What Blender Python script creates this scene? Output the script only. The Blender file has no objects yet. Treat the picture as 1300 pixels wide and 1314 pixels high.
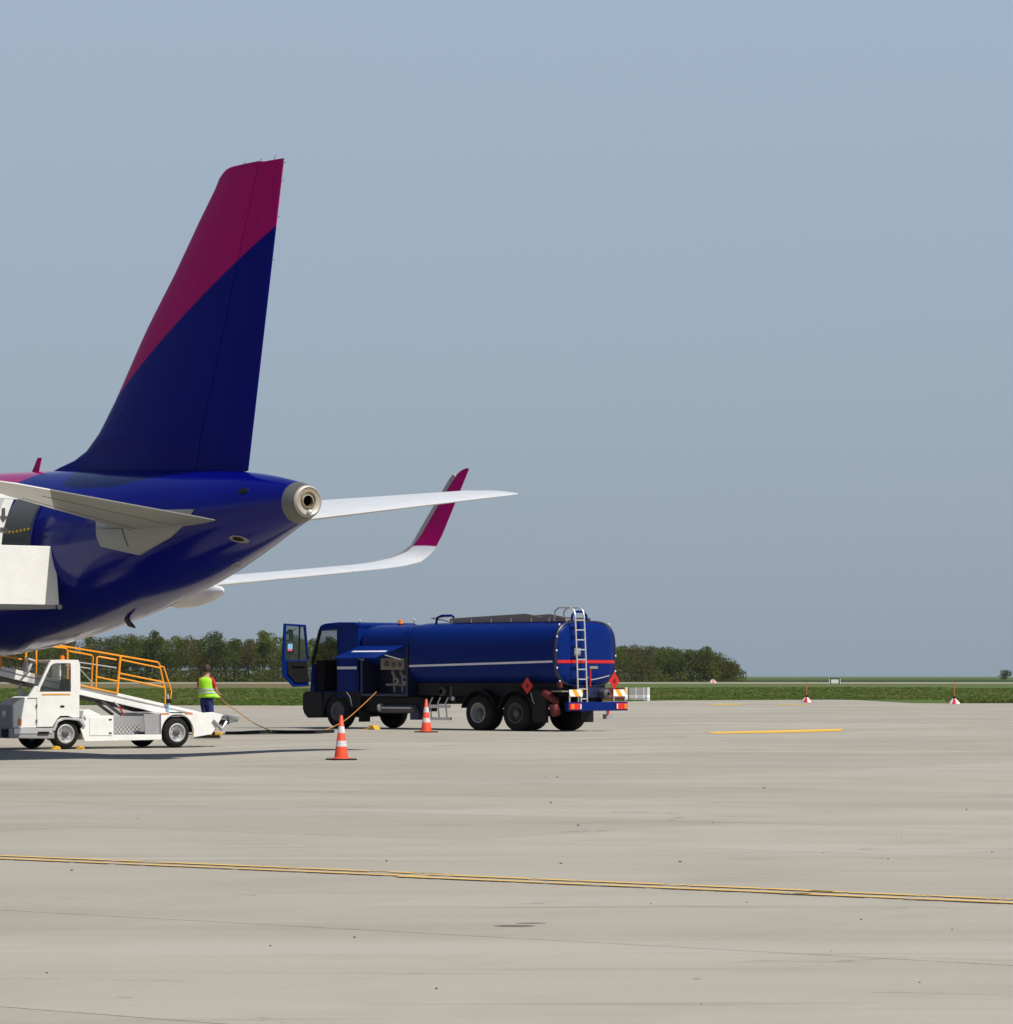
import bpy, bmesh, math, random
from mathutils import Vector, Matrix, noise
random.seed(7)
R = math.radians
scene = bpy.context.scene
C = bpy.context.collection
F = 4435.0; H = 1.6

# ------------------------------------------------------------------ materials
def nt(name):
    m = bpy.data.materials.new(name); m.use_nodes = True
    t = m.node_tree; b = t.nodes['Principled BSDF']
    return m, t, b
def mixrgb(t, fac, a, b, mode='MIX'):
    n = t.nodes.new('ShaderNodeMix'); n.data_type = 'RGBA'; n.blend_type = mode
    for sock, v in ((n.inputs['Factor'], fac), (n.inputs['A'], a), (n.inputs['B'], b)):
        if hasattr(v, 'is_linked') or isinstance(v, bpy.types.NodeSocket): t.links.new(v, sock)
        elif isinstance(v, (int, float)): sock.default_value = v
        else: sock.default_value = (*v, 1)
    return n.outputs['Result']
def mth(t, op, a, b=None, c=None, clamp=False):
    n = t.nodes.new('ShaderNodeMath'); n.operation = op; n.use_clamp = clamp
    for i, v in enumerate((a, b, c)):
        if v is None: continue
        if isinstance(v, bpy.types.NodeSocket): t.links.new(v, n.inputs[i])
        else: n.inputs[i].default_value = v
    return n.outputs[0]
def noise_n(t, scale, detail=3, rough=.5, coord='Object', sc=None, rot=0, loc=(0,0,0)):
    tc = t.nodes.new('ShaderNodeTexCoord'); n = t.nodes.new('ShaderNodeTexNoise')
    mp = t.nodes.new('ShaderNodeMapping'); t.links.new(tc.outputs[coord], mp.inputs[0])
    if sc: mp.inputs['Scale'].default_value = sc
    mp.inputs['Rotation'].default_value = (0, 0, rot); mp.inputs['Location'].default_value = loc
    t.links.new(mp.outputs[0], n.inputs['Vector'])
    n.inputs['Scale'].default_value = scale; n.inputs['Detail'].default_value = detail; n.inputs['Roughness'].default_value = rough
    return n.outputs['Fac']
def ramp(t, fac, stops):
    n = t.nodes.new('ShaderNodeValToRGB'); t.links.new(fac, n.inputs[0])
    e = n.color_ramp.elements
    while len(e) < len(stops): e.new(.5)
    for q, (p, c) in zip(e, stops):
        q.position = p; q.color = (*c, 1) if len(c) == 3 else c
    return n.outputs[0]
def paint(name, col, rough=.35, metal=0.0, coat=0.0, var=.12, scale=3.0, dirt=0.0, bump=0.0, spec=.5):
    m, t, b = nt(name)
    f = noise_n(t, scale, 4)
    f2 = noise_n(t, scale*9, 3)
    c = mixrgb(t, f, tuple(x*(1-var) for x in col), tuple(min(1, x*(1+var)) for x in col))
    if dirt:
        k = mth(t, 'MULTIPLY', mth(t, 'GREATER_THAN', f2, .58), dirt)
        k = mth(t, 'MULTIPLY', mth(t, 'SUBTRACT', f2, .45, clamp=True), dirt*4, clamp=True)
        c = mixrgb(t, k, c, (.12, .10, .08))
    t.links.new(c, b.inputs['Base Color'])
    r = mth(t, 'MULTIPLY_ADD', f2, .15, rough-.07)
    t.links.new(r, b.inputs['Roughness'])
    b.inputs['Metallic'].default_value = metal
    b.inputs['Coat Weight'].default_value = coat
    b.inputs['Coat Roughness'].default_value = .08
    b.inputs['Specular IOR Level'].default_value = spec
    if bump:
        bn = t.nodes.new('ShaderNodeBump'); bn.inputs['Strength'].default_value = bump; bn.inputs['Distance'].default_value = .01
        t.links.new(f2, bn.inputs['Height']); t.links.new(bn.outputs[0], b.inputs['Normal'])
    return m
M = {}
BLUE = (.001, .0020, .150); MAG = (.36, .0015, .115)
M['truck_blue'] = paint('truck_blue', (.001, .016, .145), .30, coat=.0, dirt=.05, spec=.08)
M['blue_dark'] = paint('blue_dark', (.004, .010, .05), .4, dirt=.3)
M['black'] = paint('black_plastic', (.006, .006, .007), .6, dirt=.05, spec=.25)
M['rubber'] = paint('rubber', (.010, .0095, .009), .85, var=.3, dirt=.08, spec=.25)
M['white'] = paint('white_paint', (.78, .78, .75), .4, dirt=.12, coat=.2)
M['offwhite'] = paint('aircraft_white', (.72, .73, .73), .35, coat=.3, dirt=.06)
M['grey'] = paint('grey_paint', (.30, .30, .31), .5, dirt=.15)
M['tailgrey'] = paint('stabiliser_grey', (.27, .27, .25), .4, dirt=.15, var=.1)
M['dkgrey'] = paint('dark_grey', (.07, .07, .075), .55, dirt=.15)
M['steel'] = paint('steel', (.5, .5, .5), .35, metal=.85, dirt=.25)
M['alu'] = paint('aluminium', (.62, .62, .62), .42, metal=.6, dirt=.1)
M['walk'] = paint('walkway_grey', (.24, .21, .18), .6, dirt=.3)
M['orange'] = paint('orange_paint', (.88, .33, .01), .4, dirt=.08)
M['yellow'] = paint('yellow_paint', (.62, .36, .02), .5, dirt=.2)
M['cone'] = paint('cone_orange', (.90, .075, .02), .5, dirt=.35)
M['conewhite'] = paint('cone_white', (.72, .70, .69), .4, dirt=.5)
M['red'] = paint('red_paint', (.55, .012, .012), .4)
M['extred'] = paint('shaded_red', (.10, .004, .005), .6)  # red darkened in its colour to stand for the shade under the tank
M['dkred'] = paint('dark_red', (.10, .008, .012), .6)
M['magenta'] = paint('magenta_paint', MAG, .35, coat=.0, var=.05, spec=.05)
M['stripe'] = paint('stripe_white', (.7, .7, .72), .4)
M['concrete'] = paint('barrier_concrete', (.30, .30, .30), .8, dirt=.3)
M['skin'] = paint('skin', (.42, .22, .15), .55, var=.05)
M['hair'] = paint('hair', (.035, .018, .012), .7)
M['vest'] = paint('hi_vis_vest', (.36, .80, .02), .6, var=.12, bump=.5)
M['reflect'] = paint('reflective_tape', (.45, .47, .48), .35)
M['shirt'] = paint('red_shirt', (.42, .012, .02), .8)
M['navy'] = paint('navy_trousers', (.012, .02, .12), .8, bump=.4)
M['seat'] = paint('seat_fabric', (.007, .007, .008), .9, spec=.2)
M['hosey'] = paint('yellow_hose', (.50, .22, .04), .5)
M['sticker_blue'] = paint('sticker_blue', (.25, .50, .75), .5)
M['sticker_pink'] = paint('sticker_pink', (.75, .10, .25), .5)
M['interior'] = paint('interior_grey', (.10, .11, .11), .7)
def glass(name, tint, alpha):
    m, t, b = nt(name)
    b.inputs['Base Color'].default_value = (*tint, 1); b.inputs['Roughness'].default_value = .05
    b.inputs['Alpha'].default_value = alpha
    return m
M['glass'] = glass('window_glass', (.04, .06, .06), .35)
M['clearglass'] = glass('clear_glass', (.10, .12, .12), .15)
def lens(name, col):
    m, t, b = nt(name)
    f = noise_n(t, 60, 2)
    t.links.new(mixrgb(t, f, tuple(x*.7 for x in col), col), b.inputs['Base Color'])
    b.inputs['Roughness'].default_value = .15; b.inputs['Coat Weight'].default_value = .6
    return m
M['lens_red'] = lens('red_lens', (.75, .01, .01)); M['lens_orange'] = lens('orange_lens', (.9, .22, .01)); M['lens_clear'] = lens('clear_lens', (.8, .8, .8))

def stripes_mat(name, a, b_, width, coords='Object', ax=1, slant=1.0):
    m, t, b = nt(name)
    tc = t.nodes.new('ShaderNodeTexCoord'); sp = t.nodes.new('ShaderNodeSeparateXYZ'); t.links.new(tc.outputs[coords], sp.inputs[0])
    s = mth(t, 'MULTIPLY_ADD', sp.outputs[2], slant, sp.outputs[ax])
    f = mth(t, 'FRACT', mth(t, 'DIVIDE', s, width))
    k = mth(t, 'GREATER_THAN', f, .5)
    t.links.new(mixrgb(t, k, a, b_), b.inputs['Base Color']); b.inputs['Roughness'].default_value = .4
    return m
M['chevron'] = stripes_mat('chevron_plate', (.80, .80, .76), (.78, .36, .01), .38, slant=-.8)
M['rope'] = stripes_mat('striped_strap', (.75, .5, .03), (.02, .02, .02), .12, ax=0, slant=.5)

def checker_mat():
    m, t, b = nt('tread_plate')
    tc = t.nodes.new('ShaderNodeTexCoord'); ck = t.nodes.new('ShaderNodeTexChecker'); t.links.new(tc.outputs['Object'], ck.inputs[0]); ck.inputs['Scale'].default_value = 20
    ck.inputs['Color1'].default_value = (.55, .55, .54, 1); ck.inputs['Color2'].default_value = (.22, .22, .22, 1)
    t.links.new(ck.outputs[0], b.inputs['Base Color']); b.inputs['Roughness'].default_value = .4; b.inputs['Metallic'].default_value = .4
    return m
M['tread'] = checker_mat()

def livery(name, expr, coat=.0, spec=.04, rough=.26):
    """blue glossy paint with magenta where expr(t, x, z) > 0 (object coordinates)"""
    m, t, b = nt(name)
    tc = t.nodes.new('ShaderNodeTexCoord'); sp = t.nodes.new('ShaderNodeSeparateXYZ'); t.links.new(tc.outputs['Object'], sp.inputs[0])
    k = mth(t, 'GREATER_THAN', expr(t, sp.outputs[0], sp.outputs[2]), 0)
    nz = noise_n(t, 1.2, 4); n2 = noise_n(t, 14, 3, sc=(1, 1, .25))
    blue = mixrgb(t, nz, tuple(c*.85 for c in BLUE), tuple(c*1.15 for c in BLUE))
    c = mixrgb(t, k, blue, MAG)
    # panel joints every 1.1 m along the body, very faint
    fx = mth(t, 'FRACT', mth(t, 'DIVIDE', sp.outputs[0], 1.65))
    ln = mth(t, 'LESS_THAN', fx, .008)
    c = mixrgb(t, mth(t, 'MULTIPLY', ln, .45), c, (.01, .01, .03))
    t.links.new(c, b.inputs['Base Color'])
    t.links.new(mth(t, 'MULTIPLY_ADD', nz, .04, rough), b.inputs['Roughness'])
    b.inputs['Coat Weight'].default_value = coat; b.inputs['Coat Roughness'].default_value = .1; b.inputs['Specular IOR Level'].default_value = spec
    bn = t.nodes.new('ShaderNodeBump'); bn.inputs['Strength'].default_value = .04; bn.inputs['Distance'].default_value = .02
    t.links.new(nz, bn.inputs['Height']); t.links.new(bn.outputs[0], b.inputs['Normal'])
    return m
def fin_expr(t, x, z):   # z - (11.083 - .437x - .0097x^2)
    return mth(t, 'MINIMUM', mth(t, 'SUBTRACT', z, 7.2), mth(t, 'ADD', mth(t, 'SUBTRACT', z, 11.083), mth(t, 'MULTIPLY_ADD', x, .437, mth(t, 'MULTIPLY', mth(t, 'MULTIPLY', x, x), .0097))))
def fus_expr(t, x, z):
    return mth(t, 'ADD', mth(t, 'SUBTRACT', z, 6.1), mth(t, 'MULTIPLY', mth(t, 'SUBTRACT', x, 9.25), .9))
M['fin'] = livery('fin_livery', fin_expr); M['fuselage'] = livery('fuselage_livery', fus_expr, .0, .32, .13)

# ------------------------------------------------------------------ mesh builder
class MB:
    def __init__(s, flip=1): s.v = []; s.f = []; s.mi = []; s.sm = []; s.flip = flip; s.cur = 0; s.smooth = False
    def add(s, vs, fs, smooth=None):
        o = len(s.v); s.v += [(p[0], p[1]*s.flip, p[2]) for p in vs]
        for f in fs:
            s.f.append([i+o for i in f]); s.mi.append(s.cur); s.sm.append(s.smooth if smooth is None else smooth)
    def box(s, x0, x1, y0, y1, z0, z1):
        s.add([(x0,y0,z0),(x1,y0,z0),(x1,y1,z0),(x0,y1,z0),(x0,y0,z1),(x1,y0,z1),(x1,y1,z1),(x0,y1,z1)],
              [(0,3,2,1),(4,5,6,7),(0,1,5,4),(1,2,6,5),(2,3,7,6),(3,0,4,7)], False)
        return s
    def prism(s, pts, a0, a1, ax='y'):
        n = len(pts)
        def P(p, a):
            return {'y': (p[0], a, p[1]), 'x': (a, p[0], p[1]), 'z': (p[0], p[1], a)}[ax]
        vs = [P(p, a0) for p in pts] + [P(p, a1) for p in pts]
        s.add(vs, [tuple(range(n)), tuple(range(2*n-1, n-1, -1))] + [(i, (i+1) % n, n+(i+1) % n, n+i) for i in range(n)], False)
        return s
    def quadslab(s, corners, th):
        """four 3d corners thickened along their normal"""
        c = [Vector(p) for p in corners]; nn = (c[1]-c[0]).cross(c[3]-c[0]).normalized()*th
        vs = c + [p+nn for p in c]; n = len(c)
        s.add(vs, [tuple(range(n-1, -1, -1)), tuple(range(n, 2*n))] + [(i, (i+1) % n, n+(i+1) % n, n+i) for i in range(n)], False)
        return s
    def loft(s, rings, cap=True, smooth=True, closed=True):
        n = len(rings[0]); vs = [p for r in rings for p in r]; fs = []
        for k in range(len(rings)-1):
            for i in range(n if closed else n-1):
                j = (i+1) % n; fs.append((k*n+i, k*n+j, (k+1)*n+j, (k+1)*n+i))
        s.add(vs, fs, smooth)
        if cap:
            o = len(vs)
            s.add(rings[0], [tuple(range(n))], False); s.add(rings[-1], [tuple(range(n-1, -1, -1))], False)
        return s
    def lathe(s, prof, org, axis, n=24, smooth=True):
        """prof: (radius, height) list along axis"""
        a = Vector(axis).normalized(); u = a.orthogonal().normalized(); w = a.cross(u); org = Vector(org)
        rings = []
        for r, h in prof:
            rings.append([org + a*h + (u*math.cos(2*math.pi*i/n) + w*math.sin(2*math.pi*i/n))*max(r, 1e-4) for i in range(n)])
        s.loft(rings, False, smooth); return s
    def tube(s, pts, r, n=8):
        pts = [Vector(p) for p in pts]; rings = []; u = None
        for i, p in enumerate(pts):
            d = (pts[min(i+1, len(pts)-1)] - pts[max(i-1, 0)]).normalized()
            if u is None: u = d.orthogonal().normalized()
            else: u = (u - d*u.dot(d)).normalized()
            w = d.cross(u)
            k = 1.0
            if 0 < i < len(pts)-1:
                c = (pts[i]-pts[i-1]).normalized().dot((pts[i+1]-pts[i]).normalized()); k = 1/max(.6, math.sqrt(max(.01, (1+c)/2)))
            rings.append([p + (u*math.cos(2*math.pi*j/n)+w*math.sin(2*math.pi*j/n))*r*k for j in range(n)])
        s.loft(rings, True, True); return s
    def build(s, name, mats, parent=None, bevel=0, seg=2):
        me = bpy.data.meshes.new(name); me.from_pydata([tuple(p) for p in s.v], [], s.f)
        if not isinstance(mats, (list, tuple)): mats = [mats]
        for m in mats: me.materials.append(M[m] if isinstance(m, str) else m)
        for p, k, sm in zip(me.polygons, s.mi, s.sm): p.material_index = k; p.use_smooth = sm
        bm = bmesh.new(); bm.from_mesh(me); bmesh.ops.remove_doubles(bm, verts=bm.verts, dist=1e-5) if not bevel else bmesh.ops.remove_doubles(bm, verts=bm.verts, dist=1e-5)
        bmesh.ops.recalc_face_normals(bm, faces=bm.faces); bm.to_mesh(me); bm.free()
        o = bpy.data.objects.new(name, me); C.objects.link(o); o.parent = parent
        if any(s.sm):
            es = o.modifiers.new('edges', 'EDGE_SPLIT'); es.split_angle = R(42)
        if bevel:
            b = o.modifiers.new('bevel', 'BEVEL'); b.width = bevel; b.segments = seg; b.limit_method = 'ANGLE'; b.angle_limit = R(40)
        return o
def empty(name, loc, rz=0):
    o = bpy.data.objects.new(name, None); C.objects.link(o); o.location = loc; o.rotation_euler = (0, 0, rz); o.empty_display_size = .2
    return o
def tag(o, label=None, cat=None, group=None, kind=None):
    if label: o['label'] = label
    if cat: o['category'] = cat
    if group: o['group'] = group
    if kind: o['kind'] = kind
    return o
def copy_tree(o, parent=None):
    c = o.copy(); C.objects.link(c); c.parent = parent
    for ch in [x for x in list(C.objects) if x.parent == o]: copy_tree(ch, c)
    return c
def interp(tab, x):
    """Catmull-like smooth interpolation of rows (x, a, b, ...)"""
    n = len(tab)
    if x <= tab[0][0]: return list(tab[0][1:])
    if x >= tab[-1][0]: return list(tab[-1][1:])
    for i in range(n-1):
        if x <= tab[i+1][0]: break
    p1, p2 = tab[i], tab[i+1]; p0 = tab[i-1] if i else None; p3 = tab[i+2] if i+2 < n else None
    h = p2[0]-p1[0]; t = (x-p1[0])/h; out = []
    for k in range(1, len(p1)):
        s = (p2[k]-p1[k])/h
        m1 = s if p0 is None else .5*(s + (p1[k]-p0[k])/(p1[0]-p0[0]))
        m2 = s if p3 is None else .5*(s + (p3[k]-p2[k])/(p3[0]-p2[0]))
        out.append((2*t**3-3*t*t+1)*p1[k]+(t**3-2*t*t+t)*h*m1+(-2*t**3+3*t*t)*p2[k]+(t**3-t*t)*h*m2)
    return out
def P(px, py_ground):
    Y = H*F/(py_ground-868); return Vector(((px-650)/F*Y, Y, 0))

# ------------------------------------------------------------------ ground
def sst(t): t = max(0, min(1, t)); return t*t*(3-2*t)
def gz(x, y):   # shallow drainage dip of the apron under the aircraft tail
    return -.10*sst((-x-4)/3.6)*sst((y-58)/10)*sst((92-y)/8)
def grid(name, pts, mat, kind='structure', z=0.0):
    me = bpy.data.meshes.new(name); me.from_pydata([(p[0], p[1], z) for p in pts], [], [tuple(range(len(pts)))]); me.materials.append(mat)
    o = bpy.data.objects.new(name, me); C.objects.link(o); tag(o, kind=kind); return o
ANG = math.atan2(-5.8, 8.02)     # direction of the painted double line and the slab joints
def concrete_mat():
    m, t, b = nt('apron_concrete')
    tc = t.nodes.new('ShaderNodeTexCoord'); mp = t.nodes.new('ShaderNodeMapping'); t.links.new(tc.outputs['Object'], mp.inputs[0])
    mp.vector_type = 'TEXTURE'; mp.inputs['Rotation'].default_value = (0, 0, ANG)
    sp = t.nodes.new('ShaderNodeSeparateXYZ'); t.links.new(mp.outputs[0], sp.inputs[0]); a, q = sp.outputs[0], sp.outputs[1]
    big = noise_n(t, .09, 4, .55); mid = noise_n(t, .5, 5, .6, loc=(3, 1, 0)); strk = noise_n(t, .35, 5, .6, sc=(.12, 1.1, 1)); fine = noise_n(t, 9, 6, .7); vfine = noise_n(t, 60, 4, .7)
    base = ramp(t, big, [(.3, (.328, .296, .236)), (.5, (.375, .345, .284)), (.7, (.412, .387, .326))])
    base = mixrgb(t, .45, base, ramp(t, strk, [(.3, (.235, .208, .160)), (.45, (.345, .315, .255)), (.55, (.385, .360, .295)), (.72, (.47, .45, .39))]))
    # tint of each slab, 5 m by 5 m
    ia = mth(t, 'FLOOR', mth(t, 'DIVIDE', a, 5.0)); iq = mth(t, 'FLOOR', mth(t, 'DIVIDE', mth(t, 'ADD', q, 2.9), 5.0))
    wn = t.nodes.new('ShaderNodeTexWhiteNoise'); wn.noise_dimensions = '2D'; cb = t.nodes.new('ShaderNodeCombineXYZ'); t.links.new(ia, cb.inputs[0]); t.links.new(iq, cb.inputs[1]); t.links.new(cb.outputs[0], wn.inputs['Vector'])
    base = mixrgb(t, mth(t, 'MULTIPLY', wn.outputs['Value'], .50), base, (.255, .232, .185))
    base = mixrgb(t, mth(t, 'MULTIPLY', mth(t, 'SUBTRACT', mid, .5, clamp=True), 1.3, clamp=True), base, (.20, .17, .13))
    base = mixrgb(t, mth(t, 'MULTIPLY', fine, .28), base, (.42, .39, .34))
    base = mixrgb(t, mth(t, 'MULTIPLY', mth(t, 'SUBTRACT', vfine, .55, clamp=True), 1.6, clamp=True), base, (.17, .15, .12))
    # joints
    def joint(c, off, w):
        f = mth(t, 'FRACT', mth(t, 'DIVIDE', mth(t, 'ADD', c, off), 5.0))
        d = mth(t, 'MULTIPLY', mth(t, 'MINIMUM', f, mth(t, 'SUBTRACT', 1.0, f)), 5.0)
        wig = mth(t, 'MULTIPLY', mth(t, 'SUBTRACT', fine, .5), .05)
        return mth(t, 'LESS_THAN', mth(t, 'ADD', d, wig), w)
    jm = mth(t, 'MULTIPLY', mth(t, 'MAXIMUM', mth(t, 'MULTIPLY', joint(a, 1.3, .009), .2), joint(q, 2.9, .014)), mth(t, 'MULTIPLY', mid, 1.3, clamp=True))
    base = mixrgb(t, jm, base, (.10, .085, .07))
    # cracks
    vo = t.nodes.new('ShaderNodeTexVoronoi'); vo.feature = 'DISTANCE_TO_EDGE'; vo.inputs['Scale'].default_value = .16
    mp2 = t.nodes.new('ShaderNodeMapping'); t.links.new(tc.outputs['Object'], mp2.inputs[0]); mp2.inputs['Scale'].default_value = (.45, 1, 1)
    ad = t.nodes.new('ShaderNodeVectorMath'); ad.operation = 'ADD'; t.links.new(mp2.outputs[0], ad.inputs[0])
    nn = t.nodes.new('ShaderNodeTexNoise'); nn.inputs['Scale'].default_value = .8; nn.inputs['Detail'].default_value = 5; t.links.new(tc.outputs['Object'], nn.inputs['Vector'])
    vs = t.nodes.new('ShaderNodeVectorMath'); vs.operation = 'SCALE'; vs.inputs['Scale'].default_value = 1.6; t.links.new(nn.outputs['Color'], vs.inputs[0]); t.links.new(vs.outputs[0], ad.inputs[1]); t.links.new(ad.outputs[0], vo.inputs['Vector'])
    cr = mth(t, 'MULTIPLY', mth(t, 'LESS_THAN', vo.outputs['Distance'], .0035), mth(t, 'MULTIPLY', mth(t, 'GREATER_THAN', mid, .54), .3))
    base = mixrgb(t, cr, base, (.12, .10, .08))
    st1 = noise_n(t, 1.1, 4, .65, sc=(.10, 1.5, 1), rot=.12)
    base = mixrgb(t, mth(t, 'MULTIPLY', mth(t, 'SUBTRACT', st1, .60, clamp=True), 4.5, clamp=True), base, (.19, .165, .135))
    st2 = noise_n(t, .8, 4, .6, sc=(.09, 1.3, 1), rot=-.3, loc=(7, 3, 0))
    base = mixrgb(t, mth(t, 'MULTIPLY', mth(t, 'SUBTRACT', st2, .60, clamp=True), 3.5, clamp=True), base, (.50, .48, .42))
    # tar and rubber specks
    v3 = t.nodes.new('ShaderNodeTexVoronoi'); v3.inputs['Scale'].default_value = .85; t.links.new(tc.outputs['Object'], v3.inputs['Vector'])
    sx = t.nodes.new('ShaderNodeSeparateColor'); t.links.new(v3.outputs['Color'], sx.inputs[0])
    rad = mth(t, 'MULTIPLY', sx.outputs[1], .045)
    spk = mth(t, 'MULTIPLY', mth(t, 'LESS_THAN', v3.outputs['Distance'], rad), mth(t, 'GREATER_THAN', sx.outputs[0], .78))
    base = mixrgb(t, mth(t, 'MULTIPLY', spk, .85), base, (.03, .028, .025))
    # the dark stain at the front
    so = t.nodes.new('ShaderNodeSeparateXYZ'); t.links.new(tc.outputs['Object'], so.inputs[0])
    for cx, cy, rx, ry in ((.05, 22.1, .14, .10), (.16, 22.35, .11, .06)):
        dx = mth(t, 'DIVIDE', mth(t, 'SUBTRACT', so.outputs[0], cx), rx); dy = mth(t, 'DIVIDE', mth(t, 'SUBTRACT', so.outputs[1], cy), ry)
        d = mth(t, 'ADD', mth(t, 'MULTIPLY', dx, dx), mth(t, 'MULTIPLY', dy, dy))
        k = mth(t, 'MULTIPLY', mth(t, 'LESS_THAN', mth(t, 'ADD', d, mth(t, 'MULTIPLY', vfine, 1.0)), 1.4), .75)
        base = mixrgb(t, k, base, (.055, .04, .035))
    t.links.new(base, b.inputs['Base Color']); b.inputs['Roughness'].default_value = .88; b.inputs['Specular IOR Level'].default_value = .25
    bn = t.nodes.new('ShaderNodeBump'); bn.inputs['Strength'].default_value = .25; bn.inputs['Distance'].default_value = .01; t.links.new(fine, bn.inputs['Height']); t.links.new(bn.outputs[0], b.inputs['Normal'])
    return m
def leafy(m, k=.45):
    t = m.node_tree; b = t.nodes['Principled BSDF']; tr = t.nodes.new('ShaderNodeBsdfTranslucent'); mx_ = t.nodes.new('ShaderNodeMixShader'); mx_.inputs[0].default_value = k
    t.links.new(b.inputs['Base Color'].links[0].from_socket, tr.inputs[0]); out = [n for n in t.nodes if n.type == 'OUTPUT_MATERIAL'][0]
    t.links.new(b.outputs[0], mx_.inputs[1]); t.links.new(tr.outputs[0], mx_.inputs[2]); t.links.new(mx_.outputs[0], out.inputs[0]); return m
def grass_mat(name, cols, sx=1.0, s=.05):
    m, t, b = nt(name)
    a = noise_n(t, s, 5, .65, sc=(.35, 1, 1)); c2 = noise_n(t, s*14, 4, .7, sc=(.5, 1, 1))
    c = ramp(t, a, [(.34, cols[0]), (.5, cols[1]), (.64, cols[2])])
    c = mixrgb(t, mth(t, 'MULTIPLY', c2, .7), c, tuple(x*.45 for x in cols[0]))
    t.links.new(c, b.inputs['Base Color']); b.inputs['Roughness'].default_value = .95; b.inputs['Specular IOR Level'].default_value = .1
    return m
field = grass_mat('field_grass', [(.075, .12, .028), (.11, .165, .038), (.17, .18, .065)], s=.012)
g0 = grid('grass_field', [(-6000, 150, 0), (6000, 150, 0), (9000, 14000, 0), (-9000, 14000, 0)], field)
# edge of the apron from the photograph: (x, y) in metres
edge = [(-900, 196), (-60, 196), (-30, 194), (-9.5, 188), (0, 205), (7.5, 222), (9.5, 230), (22, 238), (26.2, 236), (23.6, 208), (24.5, 204), (34, 207), (60, 214), (900, 240)]
def make_apron():
    xs = sorted(set([e[0] for e in edge] + [-300, -150, -90, -45, 0, 15, 300] + [-26+i for i in range(24)])); xs = [x for x in xs if x not in (26.2, 24.5)]; xs = sorted(xs+[24.2, 25.5])
    rows = [-60, 0, 20, 40, 54] + [56+i for i in range(40)] + [110, 140, 170]
    def ey(x):
        es = sorted(edge)
        for (a, b), (c, d) in zip(es, es[1:]):
            if a <= x <= c: return b+(d-b)*(x-a)/max(1e-6, c-a)
        return 196
    es2 = {22: 237, 23.6: 233, 24.2: 206, 25.5: 204}
    vs = []; fs = []; n = len(rows)+1
    for x in xs:
        for y in rows: vs.append((x, y, .004+gz(x, y)))
        vs.append((x, es2.get(x, ey(x)), .004))
    for i in range(len(xs)-1):
        for j in range(n-1): k = i*n+j; fs.append((k, k+n, k+n+1, k+1))
    me = bpy.data.meshes.new('apron'); me.from_pydata(vs, [], fs); me.materials.append(concrete_mat())
    for p in me.polygons: p.use_smooth = True
    o = bpy.data.objects.new('apron', me); C.objects.link(o); tag(o, kind='structure'); return o
g0.location.z = -.0
apron = make_apron()
def strip_mat():
    m, t, b = nt('runway_strip')
    c = ramp(t, noise_n(t, .02, 4, .6, sc=(.2, 1, 1)), [(.3, (.30, .26, .21)), (.7, (.40, .36, .30))]); t.links.new(c, b.inputs['Base Color']); b.inputs['Roughness'].default_value = .9
    return m
grid('runway', [(-3000, 770), (3000, 770), (3000, 900), (-3000, 900)], strip_mat(), z=.02)
dry = grass_mat('dry_grass', [(.14, .125, .05), (.19, .155, .075), (.23, .18, .11)], s=.02)
# low dry bank before the wood on the left, a real swelling of the ground
def bank(name, x0, x1, y0, y1, h, mat):
    nx, ny = 90, 6; vs = []; fs = []
    for j in range(ny+1):
        for i in range(nx+1):
            x = x0+(x1-x0)*i/nx; y = y0+(y1-y0)*j/ny
            e = math.sin(math.pi*j/ny)*min(1, 6*i/nx, 6*(nx-i)/nx)
            vs.append((x, y, -.02 + h*e*(.75+.5*noise.noise((x*.03, y*.02, 1)))))
    for j in range(ny):
        for i in range(nx):
            k = j*(nx+1)+i; fs.append((k, k+1, k+nx+2, k+nx+1))
    me = bpy.data.meshes.new(name); me.from_pydata(vs, [], fs); me.materials.append(mat)
    for p in me.polygons: p.use_smooth = True
    o = bpy.data.objects.new(name, me); C.objects.link(o); tag(o, kind='structure')
bank('dry_grass_bank', -240, -8, 470, 760, .25, dry)
bank('far_field', -500, 1500, 930, 1600, .55, grass_mat('far_grass', [(.045, .075, .022), (.06, .09, .03), (.10, .11, .05)], s=.01))

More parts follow.
